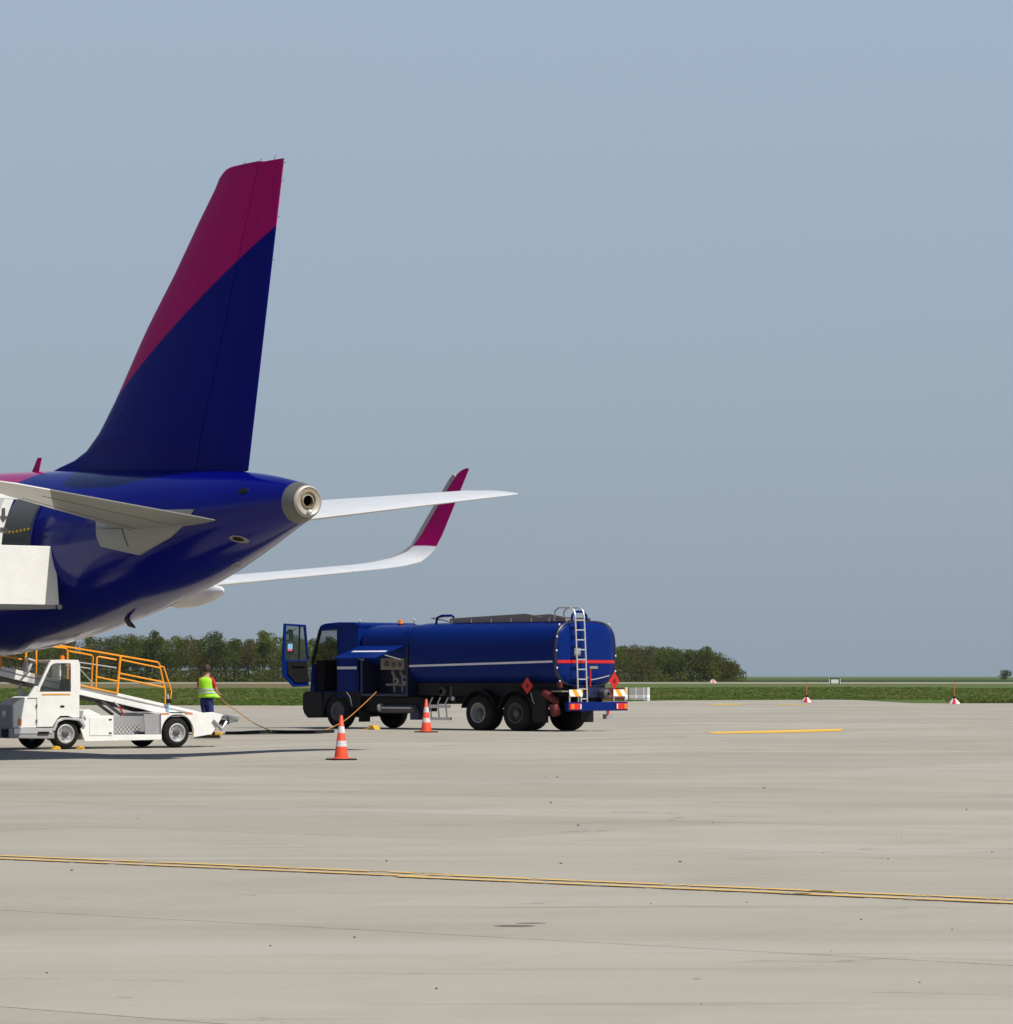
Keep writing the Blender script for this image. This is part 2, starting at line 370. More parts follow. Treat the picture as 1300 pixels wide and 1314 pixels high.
# grass blades near the apron edge (nobody could count them)
def blades():
    mb = MB(); rnd = random.Random(3)
    def edge_y(x):
        for (a, b), (c, d) in zip(edge, edge[1:]):
            if min(a, c) <= x <= max(a, c) and abs(c-a) > 1e-6: return b+(d-b)*(x-a)/(c-a)
        return 200
    for k in range(60000):
        Y0 = rnd.random()
        x = rnd.uniform(-36, 46); e = edge_y(x)
        y = e + (Y0**2.2)*260 + .1
        x *= max(1, y/205)
        if x < 24 and x > 23.3 and y < 240: pass
        big = noise.noise((x*.12, y*.05, 0)); 
        h = (.04+.09*max(0, big+.3))*rnd.uniform(.5, 1.3)
        if x > 24 and y < 216: h *= 2.6
        w = rnd.uniform(.10, .35)
        if y > 330: w *= 1.8
        mb.cur = min(3, int((big*.9+.5+rnd.uniform(-.25, .25))*4)) if big > -.55 else 0
        mb.cur = max(0, mb.cur)
        a = rnd.uniform(0, math.pi); dx, dy = math.cos(a)*w, math.sin(a)*w*.6; lean = rnd.uniform(-.1, .1)
        mb.add([(x-dx, y-dy, 0), (x+dx, y+dy, 0), (x+dx*.3+lean, y+dy*.3, h), (x-dx*.3+lean, y-dy*.3, h*.93)], [(0, 1, 2, 3)], False)
    mats = []
    for i, c in enumerate([(.11, .16, .034), (.12, .18, .038), (.15, .20, .045), (.20, .21, .07)]):
        m = paint('grass_blade_%d' % i, c, .9, var=.35, scale=.4); m.node_tree.nodes['Principled BSDF'].inputs['Specular IOR Level'].default_value = .1; mats.append(leafy(m))
    me = bpy.data.meshes.new('grass'); me.from_pydata(mb.v, [], mb.f)
    for m in mats: me.materials.append(m)
    for p, k in zip(me.polygons, mb.mi): p.material_index = k
    o = bpy.data.objects.new('grass', me); C.objects.link(o); tag(o, 'rough green grass growing beyond the edge of the apron', 'grass', kind='stuff')
blades()

def grit():
    rnd = random.Random(5); mb = MB()
    pts = [(980, 1012), (742, 1060), (915, 1056), (1157, 1075), (1273, 1094), (1057, 1095), (1140, 1103), (720, 1109), (873, 1107), (835, 1161), (958, 1159), (1105, 1181), (1222, 1194), (707, 1031), (700, 998), (715, 998), (496, 1106), (92, 1118), (177, 1051), (347, 1215), (455, 1204), (1067, 1222), (1240, 1040), (60, 1250), (560, 1270), (900, 1290), (1180, 1262)]
    for px, py in pts:
        p = P(px, py); r_ = rnd.uniform(.005, .012)*(p.y/26)
        rings = [[(p.x+r_*k*math.cos(a)*rnd.uniform(.8, 1.4), p.y+r_*k*math.sin(a)*1.2, .004+h*r_) for a in [2*math.pi*i/7 for i in range(7)]] for k, h in ((1, 0), (.9, .5), (.4, .9))]
        mb.loft(rings, True, False)
    o = mb.build('grit', 'dkgrey'); tag(o, 'loose dark bits of grit scattered over the apron', 'grit', kind='stuff')
grit()
# ------------------------------------------------------------------ painted markings
def worn_mat(name, col, wear, sc=(1, 1, 1), s=3):
    m, t, b = nt(name)
    n = noise_n(t, s, 5, .7, sc=sc, rot=-ANG); n2 = noise_n(t, 25, 4, .7)
    k = mth(t, 'GREATER_THAN', mth(t, 'ADD', mth(t, 'MULTIPLY', n, .75), mth(t, 'MULTIPLY', n2, .25)), wear)
    c = mixrgb(t, n2, tuple(x*.8 for x in col), col)
    t.links.new(c, b.inputs['Base Color']); b.inputs['Roughness'].default_value = .8
    t.links.new(mth(t, 'MULTIPLY_ADD', k, .9, .08), b.inputs['Alpha'])
    return m
YC = (.80, .50, .13)
M['mark'] = worn_mat('yellow_marking', YC, .44); M['markedge'] = worn_mat('black_marking', (.07, .06, .055), .47, s=5)
M['markfaint'] = worn_mat('faded_marking', (.55, .36, .12), .56, sc=(.3, 1, 1)); M['markbright'] = worn_mat('bright_marking', (.85, .50, .05), .22)
dv = Vector((math.cos(ANG), math.sin(ANG), 0)); nv = Vector((-dv.y, dv.x, 0))
o0 = Vector((-4.44, 30.3, 0))
def mark(name, segs, mat, z=.008, parent=None):
    """segs: list of (origin, direction, a0, a1, q0, q1)"""
    vs = []; fs = []
    for (o, d, a0, a1, q0, q1) in segs:
        n_ = Vector((-d.y, d.x, 0)); steps = max(1, int((a1-a0)/.8))
        for i in range(steps):
            u0 = a0+(a1-a0)*i/steps; u1 = a0+(a1-a0)*(i+1)/steps
            k = len(vs); vs += [tuple(o+d*u0+n_*q0+Vector((0,0,z))), tuple(o+d*u1+n_*q0+Vector((0,0,z))), tuple(o+d*u1+n_*q1+Vector((0,0,z))), tuple(o+d*u0+n_*q1+Vector((0,0,z)))]
            fs.append((k, k+1, k+2, k+3))
    me = bpy.data.meshes.new(name); me.from_pydata(vs, [], fs); me.materials.append(M[mat])
    ob = bpy.data.objects.new(name, me); C.objects.link(ob); tag(ob, kind='structure'); return ob
# double line: upper (far) stripe and lower (near) stripe; each stretch slightly offset as repainted
A = [(-14, 4.75, .10), (4.55, 8.35, .0), (8.15, 30, -.03)]
yel = []; blk = []
for a0, a1, off in A:
    for q in (.17, -.17):
        yel.append((o0, dv, a0, a1, off+q-.055, off+q+.055))
    blk.append((o0, dv, a0, a1, off+.225, off+.262)); blk.append((o0, dv, a0, a1, off-.265, off-.225)); 
mark('taxi_line_border', blk, 'markedge', .008)
mark('taxi_line', yel, 'mark', .012)
def pline(name, p0, p1, w, mat, z=.012):
    a = P(*p0); b = P(*p1); d = (b-a).normalized(); return mark(name, [(a, d, 0, (b-a).length, -w/2, w/2)], mat, z)
pm = [P(908, 940), P(1075, 936.4), P(1083, 938.2), P(985, 941.2), P(915, 942)]
me = bpy.data.meshes.new('yellow_marking'); me.from_pydata([(p.x, p.y, .012) for p in [P(905, 940.0), P(1000, 937.6), P(1083, 935.6), P(1078, 938.6), P(1000, 940.6), P(918, 942.0)]], [], [(0, 1, 4, 5), (1, 2, 3, 4)]); me.materials.append(M['markbright'])
ob = bpy.data.objects.new('stand_marking', me); C.objects.link(ob); tag(ob, kind='structure')
pline('faded_line', (1078, 938), (1300, 932), .5, 'markfaint')
pline('faded_line', (560, 957), (880, 945), .35, 'markfaint')
pline('far_marking', (285, 907.6), (1010, 903.6), 1.1, 'markfaint')
pline('far_marking', (924, 904.6), (944, 903.6), 1.8, 'markbright', .016)
pline('far_marking', (1012, 904.6), (1022, 904.0), 1.8, 'markbright', .016)
pline('far_marking', (285, 908.3), (358, 907.6), 1.6, 'mark', .016)
pline('far_marking', (1030, 909), (1300, 905.5), 1.0, 'markfaint')

# ------------------------------------------------------------------ wheels
def wheel(name, parent, x, v, r, w, rimr, out=-1, rim='grey', dish=.08, flip=-1, hub='dkgrey'):
    """wheel centred at local (x, v, r); outer side towards v*out"""
    mb = MB(flip)
    pr = [(rimr, -w/2), (rimr+.03, -w/2-.005), (r-.07, -w/2), (r-.015, -w/2+.04), (r, -w/2+.08), (r, w/2-.08), (r-.015, w/2-.04), (r-.07, w/2), (rimr+.03, w/2+.005), (rimr, w/2)]
    mb.lathe(pr, (x, v, r), (0, out, 0), 32)
    ty = mb.build('tyre', 'rubber', None)
    w_ = bpy.data.objects.new(name, None)
    C.objects.link(w_); w_.parent = parent
    ty.parent = w_
    mb = MB(flip)
    mb.lathe([(rimr+.012, w/2+.004), (rimr-.012, w/2+.010), (rimr-.03, w/2-dish*.3), (rimr-.05, w/2-dish), (rimr*.45, w/2-dish*1.1), (rimr*.42, w/2-dish*.5)], (x, v, r), (0, out, 0), 32)
    for k in range(8):
        a = k*math.pi/4; cx = x+math.cos(a)*rimr*.62; cz = r+math.sin(a)*rimr*.62
        mb.lathe([(.022, w/2-dish*1.1), (.022, w/2-dish*.7), (.001, w/2-dish*.7)], (cx, v, cz), (0, out, 0), 6, False)
    mb.build('rim', rim, w_)
    mb = MB(flip); mb.lathe([(rimr*.42, w/2-dish*1.05), (rimr*.40, w/2-dish*.2), (rimr*.3, w/2+.0), (.001, w/2+.005)], (x, v, r), (0, out, 0), 20)
    mb.build('hub', hub, w_)
    return w_

# ------------------------------------------------------------------ airliner
def airliner():
    root = empty('airliner', (-3.9, 68, 0), math.atan2(.788, -.616))
    tag(root, 'blue and magenta airliner parked with its tail towards the tanker truck', 'airplane')
    S = [(0, 4.73, 5.37, .33), (.32, 4.62, 5.44, .42), (1, 4.40, 5.57, .62), (2, 4.07, 5.71, .92), (4, 3.44, 5.87, 1.34), (6, 2.97, 5.97, 1.62), (8, 2.58, 6.04, 1.8), (10, 2.27, 6.10, 1.92), (12, 2.07, 6.15, 1.97), (14, 2.0, 6.16, 1.975), (36, 2.0, 6.16, 1.975), (39, 2.05, 6.1, 1.9), (41.5, 2.3, 5.6, 1.55), (43.2, 2.75, 4.75, 1.05), (44.1, 3.15, 4.2, .6), (44.5, 3.55, 3.75, .15)]
    N = 64
    def ring(x, k=1.0, off=0):
        b, t, w = interp(S, x); c = (b+t)/2; h = (t-b)/2
        return [(x, (w+off)*math.cos(2*math.pi*i/N)*k, c+(h+off)*math.sin(2*math.pi*i/N)*k) for i in range(N)]
    xs = [.32+i*.235 for i in range(60)] + [15, 18, 22, 26, 30, 34, 36] + [36.5+i*.5 for i in range(16)] + [44.5]
    MB().loft([ring(x) for x in xs], True).build('fuselage', 'fuselage', root)
    def ys(x, z):
        b, t, w = interp(S, x); c = (b+t)/2; h = (t-b)/2
        return w*math.sqrt(max(0, 1-((z-c)/h)**2))
    # APU exhaust cone
    mb = MB()
    c0 = 5.02
    def rr(x, k): b, t, w = interp(S, max(x, 0)); return [(x, w*math.cos(2*math.pi*i/N)*k, (b+t)/2+(t-b)/2*math.sin(2*math.pi*i/N)*k) for i in range(N)]
    mb.loft([rr(.32, 1.004), rr(.2, 1.003), rr(.06, 1.0), rr(.02, .985)], False)
    ex = mb.build('exhaust_cone', paint('cone_metal', (.14, .135, .12), .45, metal=.25, var=.25), root)
    mb = MB(); mb.loft([rr(.025, .985), rr(-.02, .93), rr(-.03, .86), rr(-.01, .80), rr(.0, .5), rr(.0, .35)], False); mb.build('exhaust_plate', paint('plate_metal', (.42, .39, .34), .5, metal=.3, var=.2), ex)
    mb = MB(); mb.lathe([(.20, .01), (.175, -.03), (.15, -.035), (.135, .0), (.13, .1)], (.0, 0, 5.08), (1, 0, 0), 28); mb.build('exhaust_lip', paint('burnt_metal', (.34, .25, .15), .4, metal=.5, var=.4), ex)
    mb = MB(); mb.lathe([(.135, -.005), (.13, .12), (.001, .12)], (0, 0, 5.08), (1, 0, 0), 28); mb.build('exhaust_pipe', paint('pipe_black', (.004, .004, .004), .95, spec=0), ex)  # near-black inside of the exhaust pipe
    mb = MB(); mb.lathe([(.045, 0), (.05, -.04), (.03, -.07), (.001, -.08)], (-.03, 0, 4.83), (1, 0, -.2), 16); mb.build('tail_lamp', 'lens_clear', ex)
    # fin and rudder
    LE = [(5.6, 10.6), (5.95, 10.35), (6.06, 9.95), (6.16, 9.5), (6.28, 8.88), (6.6, 8.13), (7.02, 7.62), (7.43, 7.21), (8.15, 6.58), (8.95, 5.87), (9.93, 4.87), (10.95, 3.92), (11.55, 3.33), (11.84, 3.05), (11.93, 2.80), (11.955, 2.55)]
    zs = [5.5, 5.8, 5.95, 6.06, 6.16, 6.28, 6.45, 6.6, 6.8, 7.02, 7.43, 7.8, 8.15, 8.6, 8.95, 9.4, 9.93, 10.4, 10.95, 11.3, 11.55, 11.75, 11.84, 11.9, 11.93]
    def te(z): return .86+(11.87-z)*(2.14-.86)/(11.87-5.72)
    def hg(z): return 1.77+.03+(11.49-z)*(3.82-1.77)/(11.49-5.89)
    def le(z): return interp(LE, z)[0]
    def ht(x, z):
        l = te(z)+ (le(z)-te(z)); c = min(le(z)-te(z), 6.4-.36*(z-6)); mx = .048*c
        fr = (l-x)/max(.1, l-te(z))      # 0 at leading edge, 1 at trailing edge
        k = 2.2*math.sqrt(max(fr, 0))*(1-fr)**.9 if z < 6.7 else 1.9*math.sqrt(max(fr, 0))*(1-fr)**.8
        # dorsal part kept thin ahead of the main spar
        if l-te(z) > 6.4: k *= min(1, .35+.65*max(0, (6.4+te(z)-x)/3.0)) if x > te(z)+3.4 else 1
        return max(.008, mx*min(1, k))
    def section(z, x0, x1, n=14):
        pts = []
        for i in range(n+1):
            s = i/n; x = x0+(x1-x0)*(1-(1-s)**1.6); pts.append((x, ht(x, z), z))
        return pts + [(x, -y, z) for x, y, z in reversed(pts[:-1])]
    def prof(z): 
        h = hg(z); return section(z, h, le(z), 18) + [(h, -ht(h, z), z)]
    mb = MB(); mb.loft([prof(z) for z in zs], True)
    # a thin fairing to the real tip height
    mb.build('fin', 'fin', root)
    def rprof(z):
        h = hg(z)-.02; t0 = te(z); pts = [(h+(t0-h)*s, ht(h+(t0-h)*s, z) if s < 1 else .012, z) for s in (0, .2, .4, .6, .8, .95, 1)]
        return pts + [(x, -y, z) for x, y, z in reversed(pts)]
    mb = MB(); mb.loft([rprof(z) for z in [5.74, 6, 6.5, 7, 8, 9, 10, 11, 11.6, 11.84, 11.9]], True); mb.build('rudder', 'fin', root)
    mb = MB()
    mb.loft([[(x, y, z) for x, y, z in ([(hg(z0), .09, z0), (te(z0), .03, z0), (te(z0), -.03, z0), (hg(z0), -.09, z0)])] for z0 in (5.66, 5.735)], True, False); mb.build('rudder_root_seal', 'white', root)
    for z in (9.9, 10.75, 11.45, 11.8):
        MB().tube([(te(z), 0, z), (te(z)-.10, 0, z+.01)], .006, 5).build('static_wick', 'dkgrey', root)
    for x in (1.2, 1.7, 2.3): MB().tube([(x, 0, 11.9), (x-.06, 0, 11.99)], .006, 5).build('static_wick', 'dkgrey', root)
    # tailplanes
    def tplane(side, tip, le0, lesl, te0, tesl, xle0, xsl, xte0, xte1):
        rings = []; span = 6.22
        n = 16
        l0 = .6
        for q in range(13):
            l = l0+(tip-l0)*q/12
            if q == 12: l = tip
            xl = xle0-xsl*(l-1.0); xt = xte0+(xte1-xte0)*(l-1)/5.22
            if q == 12: xl -= .25; xt += .08
            zl = le0+lesl*l; zt = te0+tesl*l; c = xl-xt; th = .055*c*(.3 if q == 12 else 1)
            up = []; dn = []
            for i in range(n+1):
                s = (i/n)**1.5; x = xl-c*s; z = zl+(zt-zl)*s; k = 2.1*math.sqrt(s)*(1-s)**.8
                up.append((x, side*l, z+th*k*.9+.008)); dn.append((x, side*l, z-th*k-.008))
            rings.append(up+list(reversed(dn)))
        return MB().loft(rings, True)
    def tip_mat():  # brighter outer part painted near-white, inboard part grey
        m = paint('tailplane_bright_outer', (.5, .5, .5), .4); t = m.node_tree; b = t.nodes['Principled BSDF']
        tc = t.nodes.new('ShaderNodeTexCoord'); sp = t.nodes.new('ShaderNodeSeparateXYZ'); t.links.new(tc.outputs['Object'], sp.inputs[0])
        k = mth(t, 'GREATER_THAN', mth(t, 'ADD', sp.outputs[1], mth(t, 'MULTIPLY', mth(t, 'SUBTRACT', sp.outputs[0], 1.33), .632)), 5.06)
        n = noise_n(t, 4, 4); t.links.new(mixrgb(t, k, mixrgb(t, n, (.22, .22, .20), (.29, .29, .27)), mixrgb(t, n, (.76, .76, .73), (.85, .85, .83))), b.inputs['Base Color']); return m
    a = tplane(-1, 6.22, 4.93, .10, 4.66, .127, 5.3, .536, 1.25, 1.15).build('tailplane', 'offwhite', root)
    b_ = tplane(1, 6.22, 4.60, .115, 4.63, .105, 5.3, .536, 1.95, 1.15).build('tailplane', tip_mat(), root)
    # hinge line and panel gaps under the port tailplane
    for (f0, f1, w) in ((.70, .70, .02), (.30, .30, .012)):
        mb = MB(); pts = []
        for q in range(9):
            l = 1.3+3.6*q/8; xl = 5.3-.536*(l-1); xt = 1.95-.8*(l-1)/5.22; c = xl-xt; s = f0
            zl = 4.6+.115*l; zt = 4.63+.105*l; k = 2.1*math.sqrt(s)*(1-s)**.8
            pts.append((xl-c*s, l, zl+(zt-zl)*s-.055*c*k-.004))
        mb.tube(pts, .012, 5).build('elevator_gap', 'dkgrey', b_)
    # sealing plate at the port tailplane root
    pl = [(5.50, 5.02), (5.41, 4.82), (5.36, 4.49), (5.25, 4.27), (4.22, 4.07), (3.23, 4.40), (2.73, 4.67), (2.5, 4.95)]
    n = len(pl); cx = sum(p[0] for p in pl)/n; cz = sum(p[1] for p in pl)/n; rings = []
    for k in (1.0, .985, .7, .35, .02):
        o_ = .0 if k == 1.0 else .055
        rr2 = []
        for i in range(n):
            for f in (0, .25, .5, .75):
                px = pl[i][0]*(1-f)+pl[(i+1) % n][0]*f; pz = pl[i][1]*(1-f)+pl[(i+1) % n][1]*f
                x = cx+(px-cx)*k; z = cz+(pz-cz)*k; rr2.append((x, ys(x, z)+o_+.01, z))
        rings.append(rr2)
    MB().loft(rings, False, True).build('tailplane_root_plate', 'tailgrey', root)
    def surf_tube(pts, r, name, mat, off=.06):
        q = []
        for (x0, z0), (x1, z1) in zip(pts, pts[1:]):
            for i in range(6):
                f = i/6; x = x0+(x1-x0)*f; z = z0+(z1-z0)*f; q.append((x, ys(x, z)+off, z))
        x, z = pts[-1]; q.append((x, ys(x, z)+off, z))
        MB().tube(q, r, 5).build(name, mat, root)
    surf_tube([(4.45, 4.86), (4.52, 4.62), (4.40, 4.25)], .014, 'plate_seam', 'dkgrey', .065)
    surf_tube([(5.35, 4.66), (4.52, 4.62)], .008, 'plate_seam', 'dkgrey', .067)
    def patch(x0, x1, z0, z1, off, name, mat, side=1, nx=10, nz=12, round_=.0):
        vs = []; fs = []
        for j in range(nz+1):
            for i in range(nx+1):
                x = x0+(x1-x0)*i/nx; z = z0+(z1-z0)*j/nz; vs.append((x, side*(ys(x, z)+off), z))
        for j in range(nz):
            for i in range(nx): k = j*(nx+1)+i; fs.append((k, k+1, k+nx+2, k+nx+1))
        mb = MB(); mb.add(vs, fs, True); return mb.build(name, mat, root)
    # rear door opening, strap and the opened door
    dr = patch(7.75, 8.85, 3.5, 5.42, .012, 'door_opening', 'interior')
    fr = []
    for z in [3.5+i*.16 for i in range(13)]: fr.append((7.72, ys(7.72, z)+.02, z))
    MB().tube(fr, .03, 6).build('door_frame', 'blue_dark', dr)
    MB().tube([(7.7, ys(7.7, 4.72)+.05, 4.72), (8.3, ys(8.3, 4.7)+.10, 4.66), (9.3, ys(9.3, 4.7)+.30, 4.72)], .028, 6).build('door_strap', 'rope', dr)
    # opened door, swung out and forward, seen edge on
    mb = MB(); rings = []
    for i in range(13):
        z = 3.4+2.0*i/12; y = 2.15+.48*math.sin((z-3.0)/2.6*math.pi)*.9
        rings.append([(7.95, y-.25, z), (7.95, y-.03, z), (9.1, y+.20, z), (9.1, y+.02, z)])
    d = MB().loft(rings, True, False).build('passenger_door', 'white', root, .02)
    mb = MB(); zz = 4.95; y = 2.15+.48*math.sin((zz-3.0)/2.6*math.pi)*.9
    mb.prism([(y-.25, 4.98), (y-.15, 4.86), (y-.07, 4.98), (y-.11, 4.98), (y-.12, 5.15), (y-.19, 5.15), (y-.19, 4.98)], 7.925, 7.937, 'x'); mb.build('door_arrow', 'dkgrey', d)
    mb = MB(); mb.box(7.925, 7.937, y-.24, y-.19, 4.62, 4.72); mb.box(7.925, 7.937, y-.15, y-.08, 4.66, 4.74); mb.build('door_text', 'dkgrey', d)
    # vents, masts
    def vent(x, z, rx, rz, name, m1, m2):
        mb = MB(); rings = []
        for k, o_ in ((1, .004), (.95, .02), (.6, .022)):
            rings.append([(x+rx*k*math.cos(a), ys(x+rx*k*math.cos(a), z+rz*k*math.sin(a))+o_, z+rz*k*math.sin(a)) for a in [2*math.pi*i/20 for i in range(20)]])
        o = mb.loft(rings, False).build(name, m1, root)
        mb = MB(); rings = [[(x+rx*k*math.cos(a), ys(x+rx*k*math.cos(a), z+rz*k*math.sin(a))+.024, z+rz*k*math.sin(a)) for a in [2*math.pi*i/20 for i in range(20)]] for k in (.6, .02)]
        mb.loft(rings, False).build('vent_hole', m2, o)
    vent(1.68, 4.34, .17, .075, 'outflow_vent', 'walk', 'black'); vent(1.34, 5.29, .13, .055, 'air_inlet', 'black', 'black')
    MB().prism([(2.45, 4.05), (2.9, 3.95), (2.62, 3.80), (2.45, 3.80)], -.05, .05).build('drain_mast', 'grey', root, .015)
    MB().prism([(7.0, 2.95), (6.86, 2.85), (6.66, 2.66), (6.42, 2.62), (6.48, 2.68), (6.64, 2.78), (6.74, 2.95)], -.035, .035).build('drain_mast', 'dkgrey', root, .012)
    mb = MB(); mb.prism([(10.75, 6.05), (10.45, 6.05), (10.30, 6.42), (10.44, 6.42)], -.02, .02); mb.build('blade_antenna', 'magenta', root, .008)
    # shallow skirt of the belly, panels
    for z_, xa, xb in ((3.45, 4.6, 6.3), (3.1, 6.4, 8.4)):
        pass
    # wings
    def wing(side):
        rings = []; st = []
        # (l, xLE, xTE, zLE, zTE, thickness)
        st = [(1.2, 29.0, 22.2, 2.72, 2.62, .65), (2.5, 28.3, 22.0, 2.95, 2.82, .6), (6.4, 26.2, 22.0, 3.48, 3.40, .42), (9, 24.87, 21.55, 3.80, 3.74, .32), (11.5, 23.6, 20.92, 4.08, 4.03, .26), (13.9, 22.37, 20.2, 4.34, 4.28, .20), (16, 21.3, 19.55, 4.58, 4.51, .15), (16.6, 21.0, 19.38, 4.68, 4.60, .13), (17.05, 20.75, 19.25, 4.80, 4.72, .12)]
        n = 14
        def air(xl, xt, zl, zt, th, l, nrm=(0, 1)):
            up = []; dn = []
            for i in range(n+1):
                s = (i/n)**1.6; x = xl+(xt-xl)*s; z = zl+(zt-zl)*s; k = 2.3*math.sqrt(s)*(1-s)**.9
                up.append((x, side*(l-nrm[0]*th*.5*k), z+nrm[1]*(th*.6*k)+.01)); dn.append((x, side*(l+nrm[0]*th*.4*k+.012), z-nrm[1]*(th*.45*k)-.01))
            return up+list(reversed(dn))
        for l, xl, xt, zl, zt, th in st: rings.append(air(xl, xt, zl, zt, th, l))
        # blended sharklet root, still white
        wl = [(17.22, 20.50, 19.20, 4.90, 4.85, .11, (.35, .9)), (17.34, 20.30, 19.14, 5.00, 4.97, .105, (.6, .7)), (17.42, 20.14, 19.07, 5.14, 5.12, .10, (.85, .45))]
        for l, xl, xt, zl, zt, th, nr in wl: rings.append(air(xl, xt, zl, zt, th, l, nr))
        w = MB().loft(rings, True).build('wing', 'offwhite', root)
        rings = [air(20.14, 19.07, 5.14, 5.12, .10, 17.42, (.85, .45))]
        for f in (.15, .3, .5, .7, .85, .93, .975, 1):
            l = 17.46+.44*f; z = 5.14+2.07*f
            xt = 19.05-.83*f; xl = 20.12-1.46*f
            if f > .9: xl -= {.93: .04, .975: .12, 1: .28}[f]
            rings.append(air(xl, xt, z, z, .09*(1-.5*f), l, (.98, .2)))
        shk = MB().loft(rings, True).build('sharklet', 'magenta', w)
        # grey leading edge of the sharklet
        pts = []
        for f in (0, .15, .3, .5, .7, .85, .93):
            pts.append((20.16-1.46*f-(.04 if f > .9 else 0), side*(17.44+.44*f), 5.14+2.07*f))
        MB().tube([(20.95, side*16.65, 4.69), (20.70, side*17.05, 4.80), (20.42, side*17.28, 4.94)]+pts, .07, 8).build('leading_edge', 'grey', w)
        for l, xa in ((11.4, 20.35), (8.2, 21.2), (5.0, 21.6)):
            mb = MB(); rings = []
            zt = interp([(s[0], s[4]) for s in st], l)[0]
            for s, ww, hh, dz in ((0, .02, .03, .0), (.12, .10, .12, -.01), (.5, .16, .22, -.04), (1.2, .19, .30, -.10), (2.2, .18, .30, -.14), (3.2, .11, .18, -.1), (3.7, .02, .04, -.05)):
                rings.append([(xa+s, side*l+ww*math.cos(a), zt-.16+dz+hh*math.sin(a)) for a in [2*math.pi*i/16 for i in range(16)]])
            mb.loft(rings, True).build('flap_fairing', 'offwhite', w)
        for l in (7.2, 10.2, 13.2, 15.2):   # gaps between the trailing edge panels
            xt = interp([(s[0], s[2]) for s in st], l)[0]; zt = interp([(s[0], s[4]) for s in st], l)[0]
            MB().tube([(xt-.005, side*l, zt+.0), (xt+.9, side*l, zt+.085)], .012, 5).build('flap_gap', 'dkgrey', w)
        # engine, outside the frame from here
        mb = MB(); ctr = (29.5, side*5.75, 1.75)
        mb.lathe([(.95, 1.2), (1.05, 1.1), (1.12, .6), (1.12, -.6), (1.0, -1.6), (.6, -2.6), (.45, -2.6), (.4, -1.5)], ctr, (1, 0, 0), 32); mb.build('engine_nacelle', 'offwhite', w)
        mb = MB(); mb.lathe([(.93, 1.15), (.9, .5), (.001, .5)], ctr, (1, 0, 0), 32); mb.build('fan', 'dkgrey', w)
        MB().prism([(25.8, 3.0), (29.8, 2.75), (29.0, 3.15), (26.5, 3.35)], side*5.65, side*5.85).build('pylon', 'offwhite', w)
        g = bpy.data.objects.new('main_gear', None); C.objects.link(g); g.parent = root
        MB().tube([(25.3, side*3.8, 3.0), (25.3, side*3.8, .58)], .11, 10).build('strut', 'alu', g)
        for dy in (-.46, .46):
            MB().lathe([(.25, -.2), (.5, -.21), (.58, -.12), (.58, .12), (.5, .21), (.25, .2)], (25.3, side*3.8+dy, .58), (0, 1, 0), 24).build('tyre', 'rubber', g)
    wing(-1); wing(1)
    g = bpy.data.objects.new('nose_gear', None); C.objects.link(g); g.parent = root
    MB().tube([(39.4, 0, 2.2), (39.4, 0, .38)], .08, 10).build('strut', 'alu', g)
    for dy in (-.22, .22): MB().lathe([(.2, -.1), (.36, -.1), (.38, -.05), (.38, .05), (.36, .1), (.2, .1)], (39.4, dy, .38), (0, 1, 0), 20).build('tyre', 'rubber', g)
airliner()

# ------------------------------------------------------------------ passenger stairs at the rear port door
def stairs():
    # local x: outward from the fuselage, y: towards the nose (left/away), z up
    root = empty('passenger_stairs', (-9.47, 72.5, 0), math.atan2(-.616, -.788)); fl = -1
    tag(root, 'white mobile boarding stairs standing at the open rear door of the airliner', 'boarding stairs')
    MB(fl).prism([(.0, 4.33), (.0, 4.33), (-.10, 3.10), (1.9, 3.10), (1.9, 4.33)][1:], -.0, .05).build('side_panel', 'white', root, .01)
    MB(fl).box(-.06, 2.1, .06, 1.7, 3.02, 3.12).build('platform', 'grey', root, .01)
    MB(fl).prism([(.0, 4.33), (-.10, 3.10), (1.9, 3.10), (1.9, 4.33)], 1.7, 1.75).build('side_panel', 'white', root, .01)
    # canopy: sloping fascia and roof
    cn = MB(fl).prism([(.90, 5.28), (.90, 5.36), (2.1, 5.40), (2.1, 5.30)], -.02, .04).build('canopy', 'white', root, .012)
    MB(fl).prism([(.92, 5.36), (2.1, 5.40), (2.1, 5.46), (.92, 5.42)], .045, 1.72).build('canopy_roof', 'white', cn)
    MB(fl).lathe([(.001, 0), (.05, 0), (.055, .03), (.05, .06), (.001, .06)], (-.10, .02, 3.06), (0, -1, 0), 14).build('roller', 'grey', root)
    # frame, steps and wheels beyond the left edge of the frame
    for v in (.1, 1.6):
        MB(fl).box(1.95, 2.05, v-.05, v+.05, .45, 5.40).build('post', 'alu', root)
        MB(fl).prism([(2.0, 3.02), (6.6, .35), (6.6, .55), (2.2, 3.12)], v-.04, v+.04).build('stringer', 'white', root)
        MB(fl).tube([(2.05, v, 4.2), (6.5, v, 1.55), (6.5, v, .5)], .03, 8).build('handrail', 'alu', root)
    mb = MB(fl)
    for k in range(15): mb.box(2.2+k*.3, 2.48+k*.3, .14, 1.56, 2.9-k*.175, 2.94-k*.175)
    mb.build('steps', 'grey', root)
    MB(fl).box(1.8, 6.8, .2, 1.5, .32, .5).build('chassis', 'grey', root, .02)
    for x in (2.5, 6.0):
        for v in (.05, 1.65): MB(fl).lathe([(.12, -.09), (.28, -.09), (.3, -.05), (.3, .05), (.28, .09), (.12, .09)], (x, v, .3), (0, 1, 0), 20).build('wheel', 'rubber', root)
stairs()

